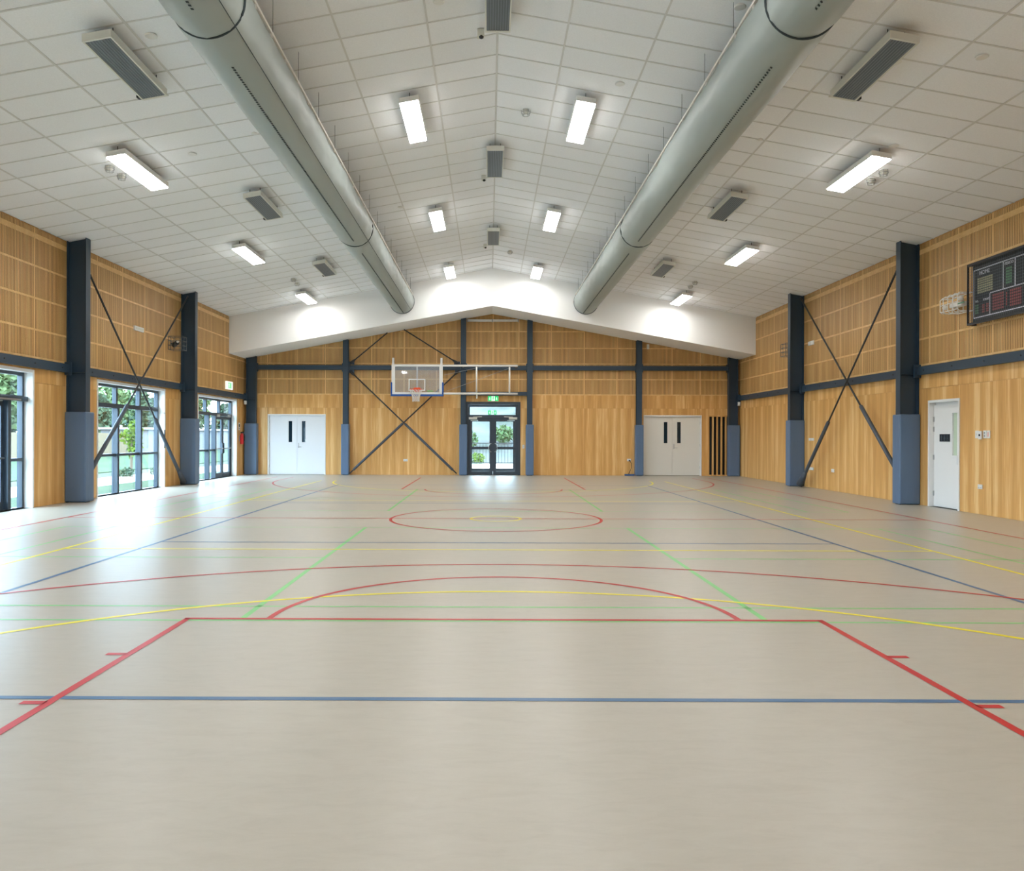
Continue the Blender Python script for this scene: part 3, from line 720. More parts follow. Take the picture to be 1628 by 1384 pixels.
# ------------------------------------------------------------------ ceiling luminaires and heaters
def on_ceiling(x, drop):  # frame that follows the slope
    s = 0 if abs(x-XC) < .3 else (-KS if x > XC else KS)
    return lambda dx, dy, dz, y: (x+dx, y+dy, ceil_z(x)-drop+dz+s*dx)
def obox(m, f, y, x0, x1, y0, y1, z0, z1, mi=0):
    m.hexa([f(x0, y0, z0, y), f(x1, y0, z0, y), f(x1, y1, z0, y), f(x0, y1, z0, y)], [f(x0, y0, z1, y), f(x1, y0, z1, y), f(x1, y1, z1, y), f(x0, y1, z1, y)], mi)
rown = {13.02: 'nearest', 19.0: 'middle', 24.98: 'farthest', 7.0: 'overhead', 1.0: 'behind'}
coln = {-5.88: 'far left side by left wall', -1.275: 'left of ridge inside left duct', 1.505: 'right of ridge inside right duct', 6.13: 'far right side by right wall'}
for y in (13.02, 19.0, 24.98, 7.0, 1.0):
    for x in coln:
        t = thing('ceiling_light', (x, y, ceil_z(x)-.22), 'lit white strip luminaire, %s row, %s' % (rown[y], coln[x]), 'light', 'strip luminaires hung from the ceiling')
        f = on_ceiling(x, .17); m = MB()
        obox(m, f, y, -.155, .155, -.83, .83, .0, .085); m.build('housing', 'metalw', t, bevel=.006)
        m = MB(); obox(m, f, y, -.145, .145, -.82, .82, -.012, .0); m.build('diffuser', 'lamp', t)
        for dy in (-.75, .55): m = MB(); m.tube([f(0, dy, .08, y), f(0, dy, .17, y)], .006, 6); m.build('hanger', 'rod', t)
hx = {XC: ('centre', 'on the ridge'), -4.57: ('left', 'left of left duct'), 4.79: ('right', 'right of right duct')}
for x in hx:
    for y, nm in ((9.72, 'nearest'), (15.64, 'middle'), (21.48, 'farthest')):
        yy = y + (.08 if x != XC else 0)
        t = thing('radiant_heater', (x, yy, ceil_z(x)-.25), '%s grey radiant heater panel %s' % (nm, hx[x][1]), 'heater', 'radiant heater panels')
        f = on_ceiling(x, .21); m = MB(); W_ = .17; Ln = .79
        obox(m, f, yy, -W_, W_, -Ln, Ln, .02, .09); obox(m, f, yy, -W_, -W_+.02, -Ln, Ln, -.0, .02); obox(m, f, yy, W_-.02, W_, -Ln, Ln, -.0, .02); obox(m, f, yy, -W_+.02, W_-.02, Ln-.03, Ln, 0, .02); obox(m, f, yy, -W_+.02, W_-.02, -Ln, -Ln+.03, 0, .02)
        m.build('housing', 'house', t)
        m = MB(); obox(m, f, yy, -W_+.02, W_-.02, -Ln+.03, Ln-.03, .008, .02); g = m.build('grille', 'grille', t)
        m = MB()
        for k in range(9): a = -W_+.035+.0335*k; obox(m, f, yy, a, a+.006, -Ln+.03, Ln-.03, .003, .008)
        tag(m.build('grille_wires', 'grille2', g), kind='stuff')
        m = MB(); obox(m, f, yy, -W_-.0, W_+.0, Ln, Ln+.05, .02, .032); m.build('end_flap', 'house', t)
        for dy in (-.6, .6):
            m = MB(); m.tube([f(.1, dy, .09, yy), f(.1, dy, .21, yy)], .006, 6); m.tube([f(-.1, dy, .09, yy), f(-.1, dy, .21, yy)], .006, 6); m.build('hanger', 'rod', t)
        if x != XC:
            m = MB(); sx = -1 if x < XC else 1
            p = f((-.19 if x < XC else .19), Ln-.04, .03, yy); m.box(p[0]-.03, p[0]+.03, p[1]-.04, p[1]+.04, p[2]-.02, p[2]+.04); m.build('thermostat', 'black', t, bevel=.006)
for y, nm in ((10.78, 'nearest'), (16.8, 'middle'), (22.8, 'farthest')):
    x = -.135; z = ceil_z(x)
    t = thing('ceiling_sensor', (x, y, z-.13), '%s white ceiling sensor beside ridge heater' % nm, 'sensor', 'sensors beside the ridge heaters')
    MB().box(x-.05, x+.05, y-.05, y+.05, z-.10, z+.004).build('body', 'house', t, bevel=.008)
    MB().ball((x+.01, y-.02, z-.10), .035, .035, .03).build('lens', 'black', t, smooth=True)

# ------------------------------------------------------------------ detectors and flush discs on the ceiling
det = [(-6.34, 12.95, 'left detector of pair beside nearest left luminaire'), (-6.33, 13.35, 'right detector of pair beside nearest left luminaire'), (.61, 13.3, 'detector right of ridge above nearest lights'),
       (6.59, 13.05, 'farther detector of pair beside nearest right luminaire'), (6.60, 13.5, 'nearer detector of pair beside nearest right luminaire'), (-5.73, 22.7, 'small detector before farthest left luminaire'), (-5.77, 23.3, 'small detector close against farthest left luminaire'),
       (.61, 23.4, 'small detector right of ridge by bulkhead'), (6.05, 23.46, 'small detector close against farthest right luminaire'), (6.04, 22.9, 'small detector before farthest right luminaire')]
for x, y, l in det:
    z = ceil_z(x); t = thing('smoke_detector', (x, y, z-.12), 'white caged ' + l, 'detector', 'caged ceiling detectors')
    MB().tube([(x, y, z+.004), (x, y, z-.03), (x, y, z-.06)], [.055, .055, .04], 14).build('body', 'house', t, smooth=True)
    m = MB(); m.ring((x, y, z-.04), .075, .005, 'Z', 14, 5); m.ring((x, y, z-.085), .06, .005, 'Z', 14, 5)
    for k in range(6):
        a = k*math.pi/3; m.tube([(x+.075*math.cos(a), y+.075*math.sin(a), z), (x+.075*math.cos(a), y+.075*math.sin(a), z-.05), (x+.05*math.cos(a), y+.05*math.sin(a), z-.095)], .005, 5)
    m.build('wire_guard', 'grey', t)
M['disc'] = mat('grey_cover_disc', (.76, .76, .74), .75)
for x, y, l in ((-5.0, 13.05, 'left of left duct'), (1.96, 11.75, 'right of ridge by light'), (5.93, 9.4, 'beyond right heater by frame edge'), (5.12, 9.85, 'just right of nearest right heater'), (6.27, 12.1, 'above nearest right luminaire'),
                (-.66, 9.9, 'left of nearest ridge heater'), (-4.15, 9.5, 'between left heater and duct'), (2.98, 9.3, 'right by nearest duct seam'), (-2.05, 17.9, 'beside inner left luminaire and duct'), (4.42, 12.75, 'small near right duct'), (-3.85, 12.7, 'small near left duct')):
    z = ceil_z(x); rr = .045 if 'small' in l else .075
    o = MB().tube([(x, y, z+.008), (x, y, z-.004), (x, y, z-.012)], [rr, rr, rr*.85], 18).build('cover_disc', 'disc'); tag(o, 'flush grey ceiling disc ' + l, 'cover disc', 'flush ceiling discs')

# ------------------------------------------------------------------ fabric air ducts
def duct(x, z, rad, label, rings, sgn):
    y0, y1 = -1.0, YB+.02
    t = thing('fabric_duct', (x, (y0+y1)/2, z-rad), label, 'air duct', 'grey fabric air ducts')
    m = MB(); ny, nt = 340, 48
    for i in range(ny+1):
        y = y0+(y1-y0)*i/ny
        dr = min(abs(y-q) for q in rings); pinch = -.028*math.exp(-(dr/.05)**2); puck = .012*math.exp(-dr/.35)
        for j in range(nt):
            a = 2*math.pi*j/nt
            nz = noise.noise(Vector((math.cos(a)*1.3+x, math.sin(a)*1.3, y*.9)))*.010
            fold = noise.noise(Vector((j*.9, y*1.9+a*1.3, x*3)))*(.010+puck) + math.sin(y*9+a*7+x)*.0018
            inn = max(0., 1-abs(math.remainder(a-(0 if sgn < 0 else math.pi), 2*math.pi))/1.0)
            fold += inn*.020*noise.noise(Vector((y*3.2+a*2.2*sgn, a*.8, x)))
            rr = rad + nz + fold*(1.3 if math.sin(a) > -.5 else .5) + pinch
            m.v.append((x+rr*math.cos(a), y, z+rr*math.sin(a)))
    for i in range(ny):
        for j in range(nt):
            j2 = (j+1) % nt; m.f.append((i*nt+j, i*nt+j2, (i+1)*nt+j2, (i+1)*nt+j)); m.m.append(0)
    body = m.build('fabric_tube', 'fabric', t, smooth=True)
    m = MB()
    for q in rings: m2 = MB(); m2.ring((x, q, z), rad-.012, .012, 'Y', 48, 6); m2.build('zip_ring', 'cord', t)
    m2 = MB(); m2.ring((x, y1-.05, z), rad+.008, .012, 'Y', 48, 6); m2.build('end_collar', 'grille', t)
    edges = [y0] + sorted(rings) + [y1]
    for a in ((-81, -43) if sgn < 0 else (-105,)):
        ar = math.radians(a)
        m = MB()
        if a in (-81, -105):      # perforations: short dark slots
            y = max(y0, 6.)
            while y < y1-.2:
                if min(abs(y-q) for q in rings) > .55:
                    c, s_ = math.cos(ar), math.sin(ar); R_ = rad+.006
                    m.hexa([(x+R_*c-.012*s_*k2, y+dy, z+R_*s_+.012*c*k2) for k2, dy in ((-1, 0), (1, .012), (1, .032), (-1, .02))], [(x+(R_+.006)*c-.012*s_*k2, y+dy, z+(R_+.006)*s_+.012*c*k2) for k2, dy in ((-1, 0), (1, .012), (1, .032), (-1, .02))])
                y += .06
            tag(m.build('perforation_row', 'cord', body), kind='stuff')
        else:
            n = 120; m.tube([(x+(rad+.006)*math.cos(ar), y0+(y1-y0)*i/n, z+(rad+.006)*math.sin(ar)) for i in range(n+1)], .0045, 5); m.build('seam', 'cord', body)
    for k in (-1, 1):
        rx, rz = x+k*(rad*.90), z+rad*.53
        m = MB(); m.box(rx-.014, rx+.014, y0, y1-.1, rz-.012, rz+.022); m.build('suspension_track', 'rail', t)
        if k == -sgn*1 or True:
            y = 7.0+.3
            while y < y1-.3:
                if k == -sgn: MB().box(rx-.01, rx+.016, y-.012, y+.012, rz-.06, rz-.01).build('track_clip', 'rail', t)
                y += .62
            y = 8.0
            while y < y1-.3:
                MB().tube([(rx+k*.0, y, rz+.02), (rx+k*.0, y, ceil_z(rx)+.004)], .003, 5).build('hanger_wire', 'cord', t)
                y += 1.24
    return t
duct(-2.95, 5.93, .405, 'long grey fabric duct hung left of ceiling ridge', [8.1, 17.0], -1)
duct(3.25, 5.93, .405, 'long grey fabric duct hung right of ceiling ridge', [8.1, 17.0], 1)

# ------------------------------------------------------------------ basketball backboard on its side-folding frame
yb = YF-.68
t = thing('basketball_hoop', (-2.54, yb, 2.82), 'clear basketball backboard with orange rim on white wall frame', 'basketball hoop')
x0, x1, z0, z1 = -3.44, -1.64, 2.84, 3.92
m = MB()
for r_ in subtract([(x0, x1, z0, z1)], [(x0+.12, x1-.12, z0+.10, z1-.07)]): m.box(r_[0], r_[1], yb, yb+.04, r_[2], r_[3])
bf = m.build('board_frame', 'metalw', t)
gl = MB().box(x0+.12, x1-.12, yb+.005, yb+.018, z0+.10, z1-.07).build('backboard_pane', 'bbglass', t)
m = MB()
for r_ in subtract([(-2.84, -2.25, 2.99, 3.41)], [(-2.80, -2.29, 3.03, 3.37)]): m.box(r_[0], r_[1], yb-.004, yb+.004, r_[2], r_[3])
m.build('target_square', 'metalw', gl)
MB().box(-2.565, -2.525, yb+.03, yb+.07, z0+.1, z1-.07).build('rear_strut', 'metalw', t)
m = MB(); m.box(x0-.03, x1+.03, yb-.02, yb+.06, z0-.04, z0+.03); m.box(x0-.03, x0+.025, yb-.02, yb+.06, z0+.03, z0+.45); m.box(x1-.025, x1+.03, yb-.02, yb+.06, z0+.03, z0+.45)
m.build('edge_padding', 'bluepad', t, bevel=.012)
for x in (x0+.05, x1-.05): MB().box(x-.035, x+.035, yb+.03, yb+.09, z1-.35, z1+.23).build('upright_post', 'metalw', t)
rc = (-2.545, yb-.15-.225, 3.02)
m = MB(); m.ring(rc, .225, .011, 'Z', 36, 8); m.build('rim', 'orange', t, smooth=True)
m = MB(); m.box(-2.66, -2.43, yb-.012, yb, 2.94, 3.10); m.hexa([(-2.62, yb-.15, 2.99), (-2.47, yb-.15, 2.99), (-2.47, yb-.01, 2.95), (-2.62, yb-.01, 2.95)], [(-2.62, yb-.15, 3.02), (-2.47, yb-.15, 3.02), (-2.47, yb-.01, 3.06), (-2.62, yb-.01, 3.06)]); m.build('rim_bracket', 'orange', t)
m = MB(); K = 12
def npt(k, lv):
    rr = [.225, .19, .155, .13, .118, .125][lv]; a = 2*math.pi*(k+.5*(lv % 2))/K
    return (rc[0]+rr*math.cos(a), rc[1]+rr*math.sin(a), rc[2]-.085*lv)
for lv in range(5):
    for k in range(K):
        m.tube([npt(k, lv), npt(k if lv % 2 == 0 else k+1, lv+1)], .007, 4); m.tube([npt(k, lv), npt(k-1 if lv % 2 == 0 else k, lv+1)], .007, 4)
m.build('net', 'net', t)
fr = lambda a, b, z, r=.035: MB().tube([(a, yb+.07, z), (b, yb+.07, z)], r, 10)
fr(x0+.02, 1.0, 3.88, .038).build('frame_rail', 'metalw', t, smooth=True); fr(x0+.1, 1.0, 2.90, .038).build('frame_rail', 'metalw', t, smooth=True)
for x in (-.45, .71): MB().tube([(x, yb+.07, 2.92), (x, yb+.07, 3.86)], .03, 10).build('frame_upright', 'metalw', t, smooth=True)
MB().tube([(-.44, yb+.07, 2.90), (-.44, yb+.07, 2.73)], .025, 8).build('latch_pin', 'metalw', t)
for x, z in ((-.93, 3.88), (-.93, 2.90), (.95, 3.86), (.95, 2.92)): MB().box(x-.03, x+.03, yb+.09, YF-.20, z-.03, z+.03).build('wall_arm', 'steel', t)
MB().tube([(-1.6, yb+.08, 2.95), (.7, yb+.08, 3.80)], .006, 5).build('stay_cable', 'grey', t); MB().tube([(-1.6, yb+.08, 3.55), (-.2, yb+.08, 3.86)], .006, 5).build('stay_cable', 'grey', t)
m = MB(); m.box(-2.18, -1.98, yb-.003, yb+.006, 2.965, 3.0); m.build('maker_sticker', 'green', t)

# ------------------------------------------------------------------ small fittings
def plate(name, wall, u, z, wd, h, label, cat, d=.014, mname='metalw', parts=None, group=None, base=.020):
    """flat fitting on a wall lining"""
    if wall == 'L': f = lambda du, dz, n: (XL+base+n, u+du, z+dz)
    elif wall == 'R': f = lambda du, dz, n: (XR-base-n, u-du, z+dz)
    else: f = lambda du, dz, n: (u+du, YF-base-n, z+dz)
    def pb(m, u0, u1, z0, z1, n0, n1):
        a, b = f(u0, z0, n0), f(u1, z1, n1); m.box(a[0], b[0], a[1], b[1], a[2], b[2])
    t = thing(name, f(0, -h/2, 0), label, cat, group)
    m = MB(); pb(m, -wd/2, wd/2, -h/2, h/2, 0, d); m.build('faceplate', mname, t, bevel=min(.004, d/3))
    for (nm, mn, u0, u1, z0, z1, n0, n1) in parts or (): m = MB(); pb(m, u0, u1, z0, z1, n0, n1); m.build(nm, mn, t)
    return t
rock = lambda d: [('rocker', 'house', -.012, .012, -.02, .02, d, d+.006)]
sock = lambda d: [('rocker', 'house', -.04, -.02, .005, .03, d, d+.005), ('rocker', 'house', .02, .04, .005, .03, d, d+.005), ('socket', 'grey', -.04, -.02, -.03, -.005, d, d+.002), ('socket', 'grey', .02, .04, -.03, -.005, d, d+.002)]
plate('light_switch', 'R', 14.33, 1.46, .085, .14, 'blank white wall plate nearest to single white door', 'switch', parts=rock(.014))
plate('wall_thermostat', 'R', 14.22, 1.445, .085, .15, 'white thermostat with dark dial right of white door', 'thermostat', d=.03, parts=[('dial', 'score', -.018, .018, -.018, .022, .03, .036)])
plate('light_switch', 'R', 14.095, 1.46, .085, .14, 'white switch plate with grey rockers right of thermostat', 'switch', parts=[('rocker', 'grey', -.012, .012, .01, .045, .014, .02), ('rocker', 'grey', -.012, .012, -.045, -.01, .014, .02)])
plate('alarm_call_point', 'R', 13.995, 1.46, .085, .14, 'white switch plate with orange markings, rightmost of the four', 'switch', parts=[('rocker', 'orange', -.006, .006, -.04, .04, .014, .017)])
plate('power_outlet', 'R', 14.23, .505, .13, .08, 'white double outlet low on right wall near single door', 'outlet', parts=sock(.014))
plate('wall_plate', 'R', 21.70, 4.02, .36, .12, 'pair of white plates high on right wall behind brace', 'plate', parts=[('cover', 'white', -.17, -.03, -.05, .05, .014, .03), ('cover', 'white', .03, .17, -.05, .05, .014, .03)])
plate('power_outlet', 'R', 21.68, 1.34, .34, .075, 'white wide plate at mid height beside right wall brace', 'outlet', parts=sock(.014))
plate('power_outlet', 'R', 21.78, .525, .50, .075, 'long white outlet strip low behind right brace foot', 'outlet', parts=sock(.014))
plate('power_outlet', 'R', 20.32, .53, .16, .085, 'white outlet low on right wall between crossing braces', 'outlet', parts=sock(.014))
plate('power_outlet', 'F', -3.01, .53, .15, .085, 'white outlet low on back wall under backboard', 'outlet', parts=sock(.014))
plate('power_outlet', 'F', 5.03, .56, .14, .09, 'white outlet with black plug left of cream doors', 'outlet', parts=sock(.014) + [('plug', 'black', -.01, .045, -.045, .0, .014, .06)])
plate('light_switch', 'F', 1.235, 1.03, .075, .13, 'white switch plate right of glazed exit doors', 'switch', parts=rock(.014))
plate('motion_sensor', 'F', 5.70, 4.63, .08, .17, 'small white sensor high on back wall under soffit', 'sensor', d=.05, parts=[('lens', 'house', -.025, .025, -.05, .03, .05, .058)])
plate('wall_plate', 'L', 19.43, 4.055, .50, .11, 'slim white strip plate high on left wall above window', 'plate', d=.04, parts=[('lens', 'house', -.2, .2, -.025, .025, .04, .046)])
def sensor(x, y, z, label):
    t = thing('motion_sensor', (x, y, z), label, 'sensor'); MB().box(x-.04, x+.04, y-.05, y+.05, z-.07, z+.07).build('body', 'metalw', t, bevel=.012); MB().box(x-.025, x+.025, y-.058, y-.05, z-.05, z+.01).build('lens', 'house', t)
sensor(XL+.10, YF-.27, 2.58, 'small white sensor under girt in left back corner')
sensor(XR-.09, YF-.27, 2.58, 'small white sensor under girt in right back corner')
# extension lead and blue block at the outlet
t = thing('power_board', (5.05, YF-.12, 0), 'small blue power board on floor with black cable', 'power board')
MB().box(4.86, 5.20, YF-.18, YF-.06, .0, .06).build('body', 'stuffblue', t, bevel=.01)
MB().tube([(5.05, YF-.08, .54), (5.10, YF-.10, .45), (5.12, YF-.09, .3), (5.06, YF-.1, .18), (5.0, YF-.11, .06)], .009, 6).build('cable', 'black', t, smooth=True)
# white roller housing high under the ridge
t = thing('screen_housing', (.12, YF-.12, 5.52), 'long white tubular housing high under ridge soffit', 'screen housing')
MB().tube([(-.77, YF-.11, 5.55), (1.01, YF-.11, 5.55)], .045, 12).build('tube', 'metalw', t, smooth=True)
for x in (-.79, .1, 1.03): MB().box(x-.02, x+.02, YF-.16, YF-.02, 5.50, 5.60).build('bracket', 'grey', t)

# exit signs: green panel, running figure, arrows
def exit_sign(f, wd, h, label, d=.05, plain=False):
    """f(u, z, n) -> world"""
    t = thing('exit_sign', f(0, -h/2, 0), label, 'exit sign')
    def pb(u0, u1, z0, z1, n0, n1, nm, mn, par):
        a, b = f(u0, z0, n0), f(u1, z1, n1); o = MB().box(a[0], b[0], a[1], b[1], a[2], b[2]).build(nm, mn, par); return o
    body = pb(-wd/2, wd/2, -h/2, h/2, 0, d, 'case', 'signw' if plain else 'metalw', t)
    k = wd*.32
    def poly(pts, n, nm, mn): return MB().prism(pts, lambda p, tt: f(p[0], p[1], n+.002*tt)).build(nm, mn, body)
    if not plain:
        for s in (-1, 1):
            poly([(s*wd*.16, -h*.46), (s*wd*.48, -h*.46), (s*wd*.48, h*.46), (s*wd*.16, h*.46)], d, 'green_field', 'signg')
        poly([(-wd*.16, -h*.46), (wd*.16, -h*.46), (wd*.16, h*.46), (-wd*.16, h*.46)], d, 'white_field', 'signw')
        e, c0 = h*.5, 0.
    else:
        poly([(-wd*.22, -h*.36), (-wd*.02, -h*.36), (-wd*.02, h*.36), (-wd*.22, h*.36)], d, 'green_field', 'signg')
        poly([(wd*.06, -h*.36), (wd*.22, -h*.36), (wd*.22, h*.36), (wd*.06, h*.36)], d, 'door_symbol', 'signg')
        e, c0 = h*.4, -wd*.12
    g = 'signw' if plain else 'signg'; n = d+.002
    P = lambda pts: [(c0+a*e, b*e) for a, b in pts]
    poly(P([(.1+.16*math.cos(q*.785), .62+.16*math.sin(q*.785)) for q in range(8)]), n, 'figure_head', g)
    poly(P([(-.22, .42), (.18, .42), (.12, -.12), (-.14, -.12)]), n, 'figure_body', g)
    poly(P([(-.14, -.12), (.02, -.12), (-.3, -.8), (-.44, -.74)]), n, 'figure_leg', g)
    poly(P([(0, -.12), (.14, -.12), (.4, -.5), (.24, -.72), (.1, -.6), (.2, -.48)]), n, 'figure_leg', g)
    poly(P([(.16, .42), (.5, .1), (.42, 0), (.12, .24)]), n, 'figure_arm', g); poly(P([(-.2, .42), (-.52, .12), (-.44, .02), (-.14, .24)]), n, 'figure_arm', g)
    if not plain:
        for s in (-1, 1):
            c = s*wd*.32; poly([(c-.012, h*.25), (c+.012, h*.25), (c+.012, -h*.05), (c+.035, -h*.05), (c, -h*.3), (c-.035, -h*.05), (c-.012, -h*.05)], d+.002, 'arrow', 'signw')
exit_sign(lambda u, z, n: (.14+u, YF-.025-n, 2.755+z), .38, .19, 'green exit sign on back wall above glazed exit doors')
exit_sign(lambda u, z, n: (.12+u, 30.60-n, 2.33+z), .34, .17, 'green exit sign seen through glass inside entrance lobby')
exit_sign(lambda u, z, n: (XL+.03+n, 26.15+u, 3.08+z), .62, .27, 'white exit sign with green figure above glazed left doors', plain=True)

# fire extinguisher and its sign
t = thing('fire_extinguisher', (XL+.11, 27.33, 1.08), 'red fire extinguisher on left wall near back corner', 'extinguisher')
MB().tube([(XL+.11, 27.33, z) for z in (1.10, 1.12, 1.40, 1.45, 1.48)], [.05, .062, .062, .045, .02], 14).build('cylinder', 'redpaint', t, smooth=True)
MB().box(XL+.07, XL+.18, 27.31, 27.35, 1.48, 1.53).build('valve_handle', 'black', t, bevel=.005)
MB().tube([(XL+.16, 27.33, 1.50), (XL+.20, 27.36, 1.42), (XL+.185, 27.38, 1.2)], .011, 6).build('hose', 'black', t, smooth=True)
MB().box(XL+.022, XL+.05, 27.29, 27.37, 1.2, 1.4).build('wall_bracket', 'grey', t)
plate('safety_sign', 'L', 27.32, 1.72, .17, .26, 'white and black safety sign above red fire extinguisher', 'sign', d=.006, parts=[('printed_symbol', 'score', -.05, .05, -.02, .08, .006, .008), ('printed_band', 'grey', -.06, .06, -.10, -.05, .006, .008)])

# wire cages
def cage(c, sx, sy, sz, label, mname, inner):
    x, y, z = c; t = thing('wire_cage', (x, y, z-sz/2), label, 'wire cage')
    m = MB(); r_ = .007
    for k in range(4):
        dz = -sz/2+sz*k/3; P = [(x-sx/2, y-sy/2, z+dz), (x+sx/2, y-sy/2, z+dz), (x+sx/2, y+sy/2, z+dz), (x-sx/2, y+sy/2, z+dz)]
        for a, b in zip(P, P[1:]+P[:1]): m.tube([a, b], r_, 5)
    for a in (-.5, 0, .5):
        for b in (-.5, 0, .5):
            if a or b: m.tube([(x+a*sx, y+b*sy, z-sz/2), (x+a*sx, y+b*sy, z+sz/2)], r_, 5)
    m.build('wire_frame', mname, t); inner(t, x, y, z)
    xw = XL+.02 if x < 0 else XR-.02
    MB().box(min(x, xw), max(x, xw), y-.02, y+.02, z-.02, z+.02).build('wall_arm', mname, t)
def cam_in(s):
    def g(t, x, y, z):
        MB().tube([(x+s*.12, y+.05, z-.04), (x-s*.02, y-.06, z+.02)], [.07, .06], 12).build('device_body', 'black', t, smooth=True)
        MB().ball((x-s*.03, y-.07, z+.04), .035, .035, .035).build('device_lens', 'white', t, smooth=True)
    return g
cage((XL+.21, 21.42, 3.93), .36, .36, .36, 'black wire cage round device beside farther left column', 'mesh', cam_in(-1))
cage((XR-.27, 22.66, 3.93), .36, .36, .36, 'black wire cage round device behind middle right column', 'mesh', cam_in(1))
# white cage beside the scoreboard: horizontal, tapering, with a twin-spot light inside
t = thing('wire_cage', (XR-.2, 14.80, 3.72), 'white wire cage round emergency light left of scoreboard', 'wire cage')
m = MB(); x, z = XR-.19, 3.92
for y, k in ((14.42, 1.), (14.56, 1.), (14.72, 1.), (14.88, .95), (15.02, .8)):
    P = [(x+a*.15*k, y, z+b*.17*k) for a, b in ((-1, -.8), (-.7, -1), (.95, -1), (.95, 1), (-.7, 1), (-1, .8))]
    for a, b in zip(P, P[1:]+P[:1]): m.tube([a, b], .008, 5)
for a, b in ((-1, -.8), (-1, .8), (-1, 0), (.9, 1), (.9, -1), (-.1, 1), (-.1, -1)):
    m.tube([(x+a*.15, 14.42, z+b*.17), (x+a*.15, 14.88, z+b*.165), (x+a*.12, 15.02, z+b*.136)], .008, 5)
m.build('wire_frame', 'white', t)
MB().box(XR-.16, XR-.02, 14.60, 14.98, 3.88, 3.96).build('light_body', 'white', t, bevel=.01)
MB().box(XR-.165, XR-.16, 14.50, 14.72, 3.91, 3.935).build('green_label', 'ledg', t)
MB().ball((XR-.2, 15.04, 3.90), .05, .05, .05).build('lamp_head', 'white', t, smooth=True); MB().ball((XR-.2, 14.55, 4.0), .05, .05, .05).build('lamp_head', 'white', t, smooth=True)

# ------------------------------------------------------------------ scoreboard
xs = XR-.16; ya, yc_, z0, z1 = 14.38, 11.5, 3.50, 4.58      # left edge, right edge as seen from the hall
t = thing('scoreboard', (XR-.1, (ya+yc_)/2, z0), 'black electronic scoreboard behind guard mesh on right wall', 'scoreboard')
MB().box(XR-.13, XR-.022, yc_, ya-.08, z0, z1-.03).build('cabinet', 'black', t)
face = MB().box(XR-.134, XR-.13, yc_+.01, ya-.09, z0+.05, z1-.10).build('face', 'score', t)
m = MB()
for a, b, c, d in ((yc_, ya, z1-.04, z1), (yc_, ya, z0-.04, z0), (ya-.025, ya, z0, z1-.04)): m.box(XR-.19, XR-.16, a, b, c, d)
m.box(XR-.16, XR-.022, ya-.025, ya, z1-.03, z1); m.box(XR-.16, XR-.022, ya-.025, ya, z0-.04, z0-.01)
m.build('guard_frame', 'black', t)
m = MB(); y = yc_+.05
while y < ya-.03: m.box(XR-.178, XR-.174, y-.0015, y+.0015, z0, z1-.04); y += .052
z = z0+.04
while z < z1-.05: m.box(XR-.178, XR-.174, yc_, ya-.025, z-.0015, z+.0015); z += .052
tag(m.build('guard_mesh', 'mesh', t), kind='stuff')
xf = XR-.134
def fr_line(y0, y1, z0_, z1_): MB().box(xf-.003, xf, y0, y1, z0_, z1_).build('printed_line', 'scorew', face)
L0 = ya-.11; B0, T0 = z0+.07, z1-.13
fr_line(yc_+.05, L0, T0-.018, T0); fr_line(yc_+.05, L0, B0, B0+.018); fr_line(L0-.018, L0, B0, T0)
fr_line(13.43, 13.45, 3.97, T0); fr_line(13.13, 13.15, 3.97, T0); fr_line(yc_+.05, 13.80, 3.955, 3.973); fr_line(13.79, 13.81, B0, 3.955)
RX = Matrix.Rotation(-math.pi/2, 4, 'Z') @ Matrix.Rotation(math.pi/2, 4, 'X')
def st(b, y, z, s, sx=1): text(b, s, Matrix.Translation((xf-.004, y, z)) @ RX, 'scorew', face, sx=sx)
st('HOME', 13.95, 4.365, .10); st('PERIOD', 13.29, 4.385, .068, .95); st('FOULS', 13.90, 3.87, .055); st('T.O.', 14.17, 3.87, .055)
def leds(y0, y1, za, zb, ny, nz, mn):
    m = MB(); dy, dz = (y1-y0)/ny, (zb-za)/nz
    for i in range(ny):
        for j in range(nz): m.box(xf-.004, xf-.001, y0+dy*(i+.14), y0+dy*(i+.86), za+dz*(j+.14), za+dz*(j+.86))
    tag(m.build('led_block', mn, face), kind='stuff')
leds(13.72, 14.15, 4.00, 4.29, 8, 7, 'ledy'); leds(13.21, 13.38, 4.03, 4.32, 3, 6, 'ledg')
leds(13.42, 13.73, 3.63, 3.93, 6, 6, 'ledr'); leds(13.34, 13.37, 3.66, 3.9, 1, 5, 'ledr'); leds(12.98, 13.28, 3.63, 3.93, 6, 6, 'ledr'); leds(12.6, 12.9, 3.63, 3.93, 6, 6, 'ledr')
leds(14.12, 14.22, 3.64, 3.82, 2, 4, 'ledg'); leds(13.94, 14.02, 3.64, 3.80, 2, 4, 'ledr'); leds(13.83, 13.90, 3.64, 3.80, 2, 4, 'ledr')

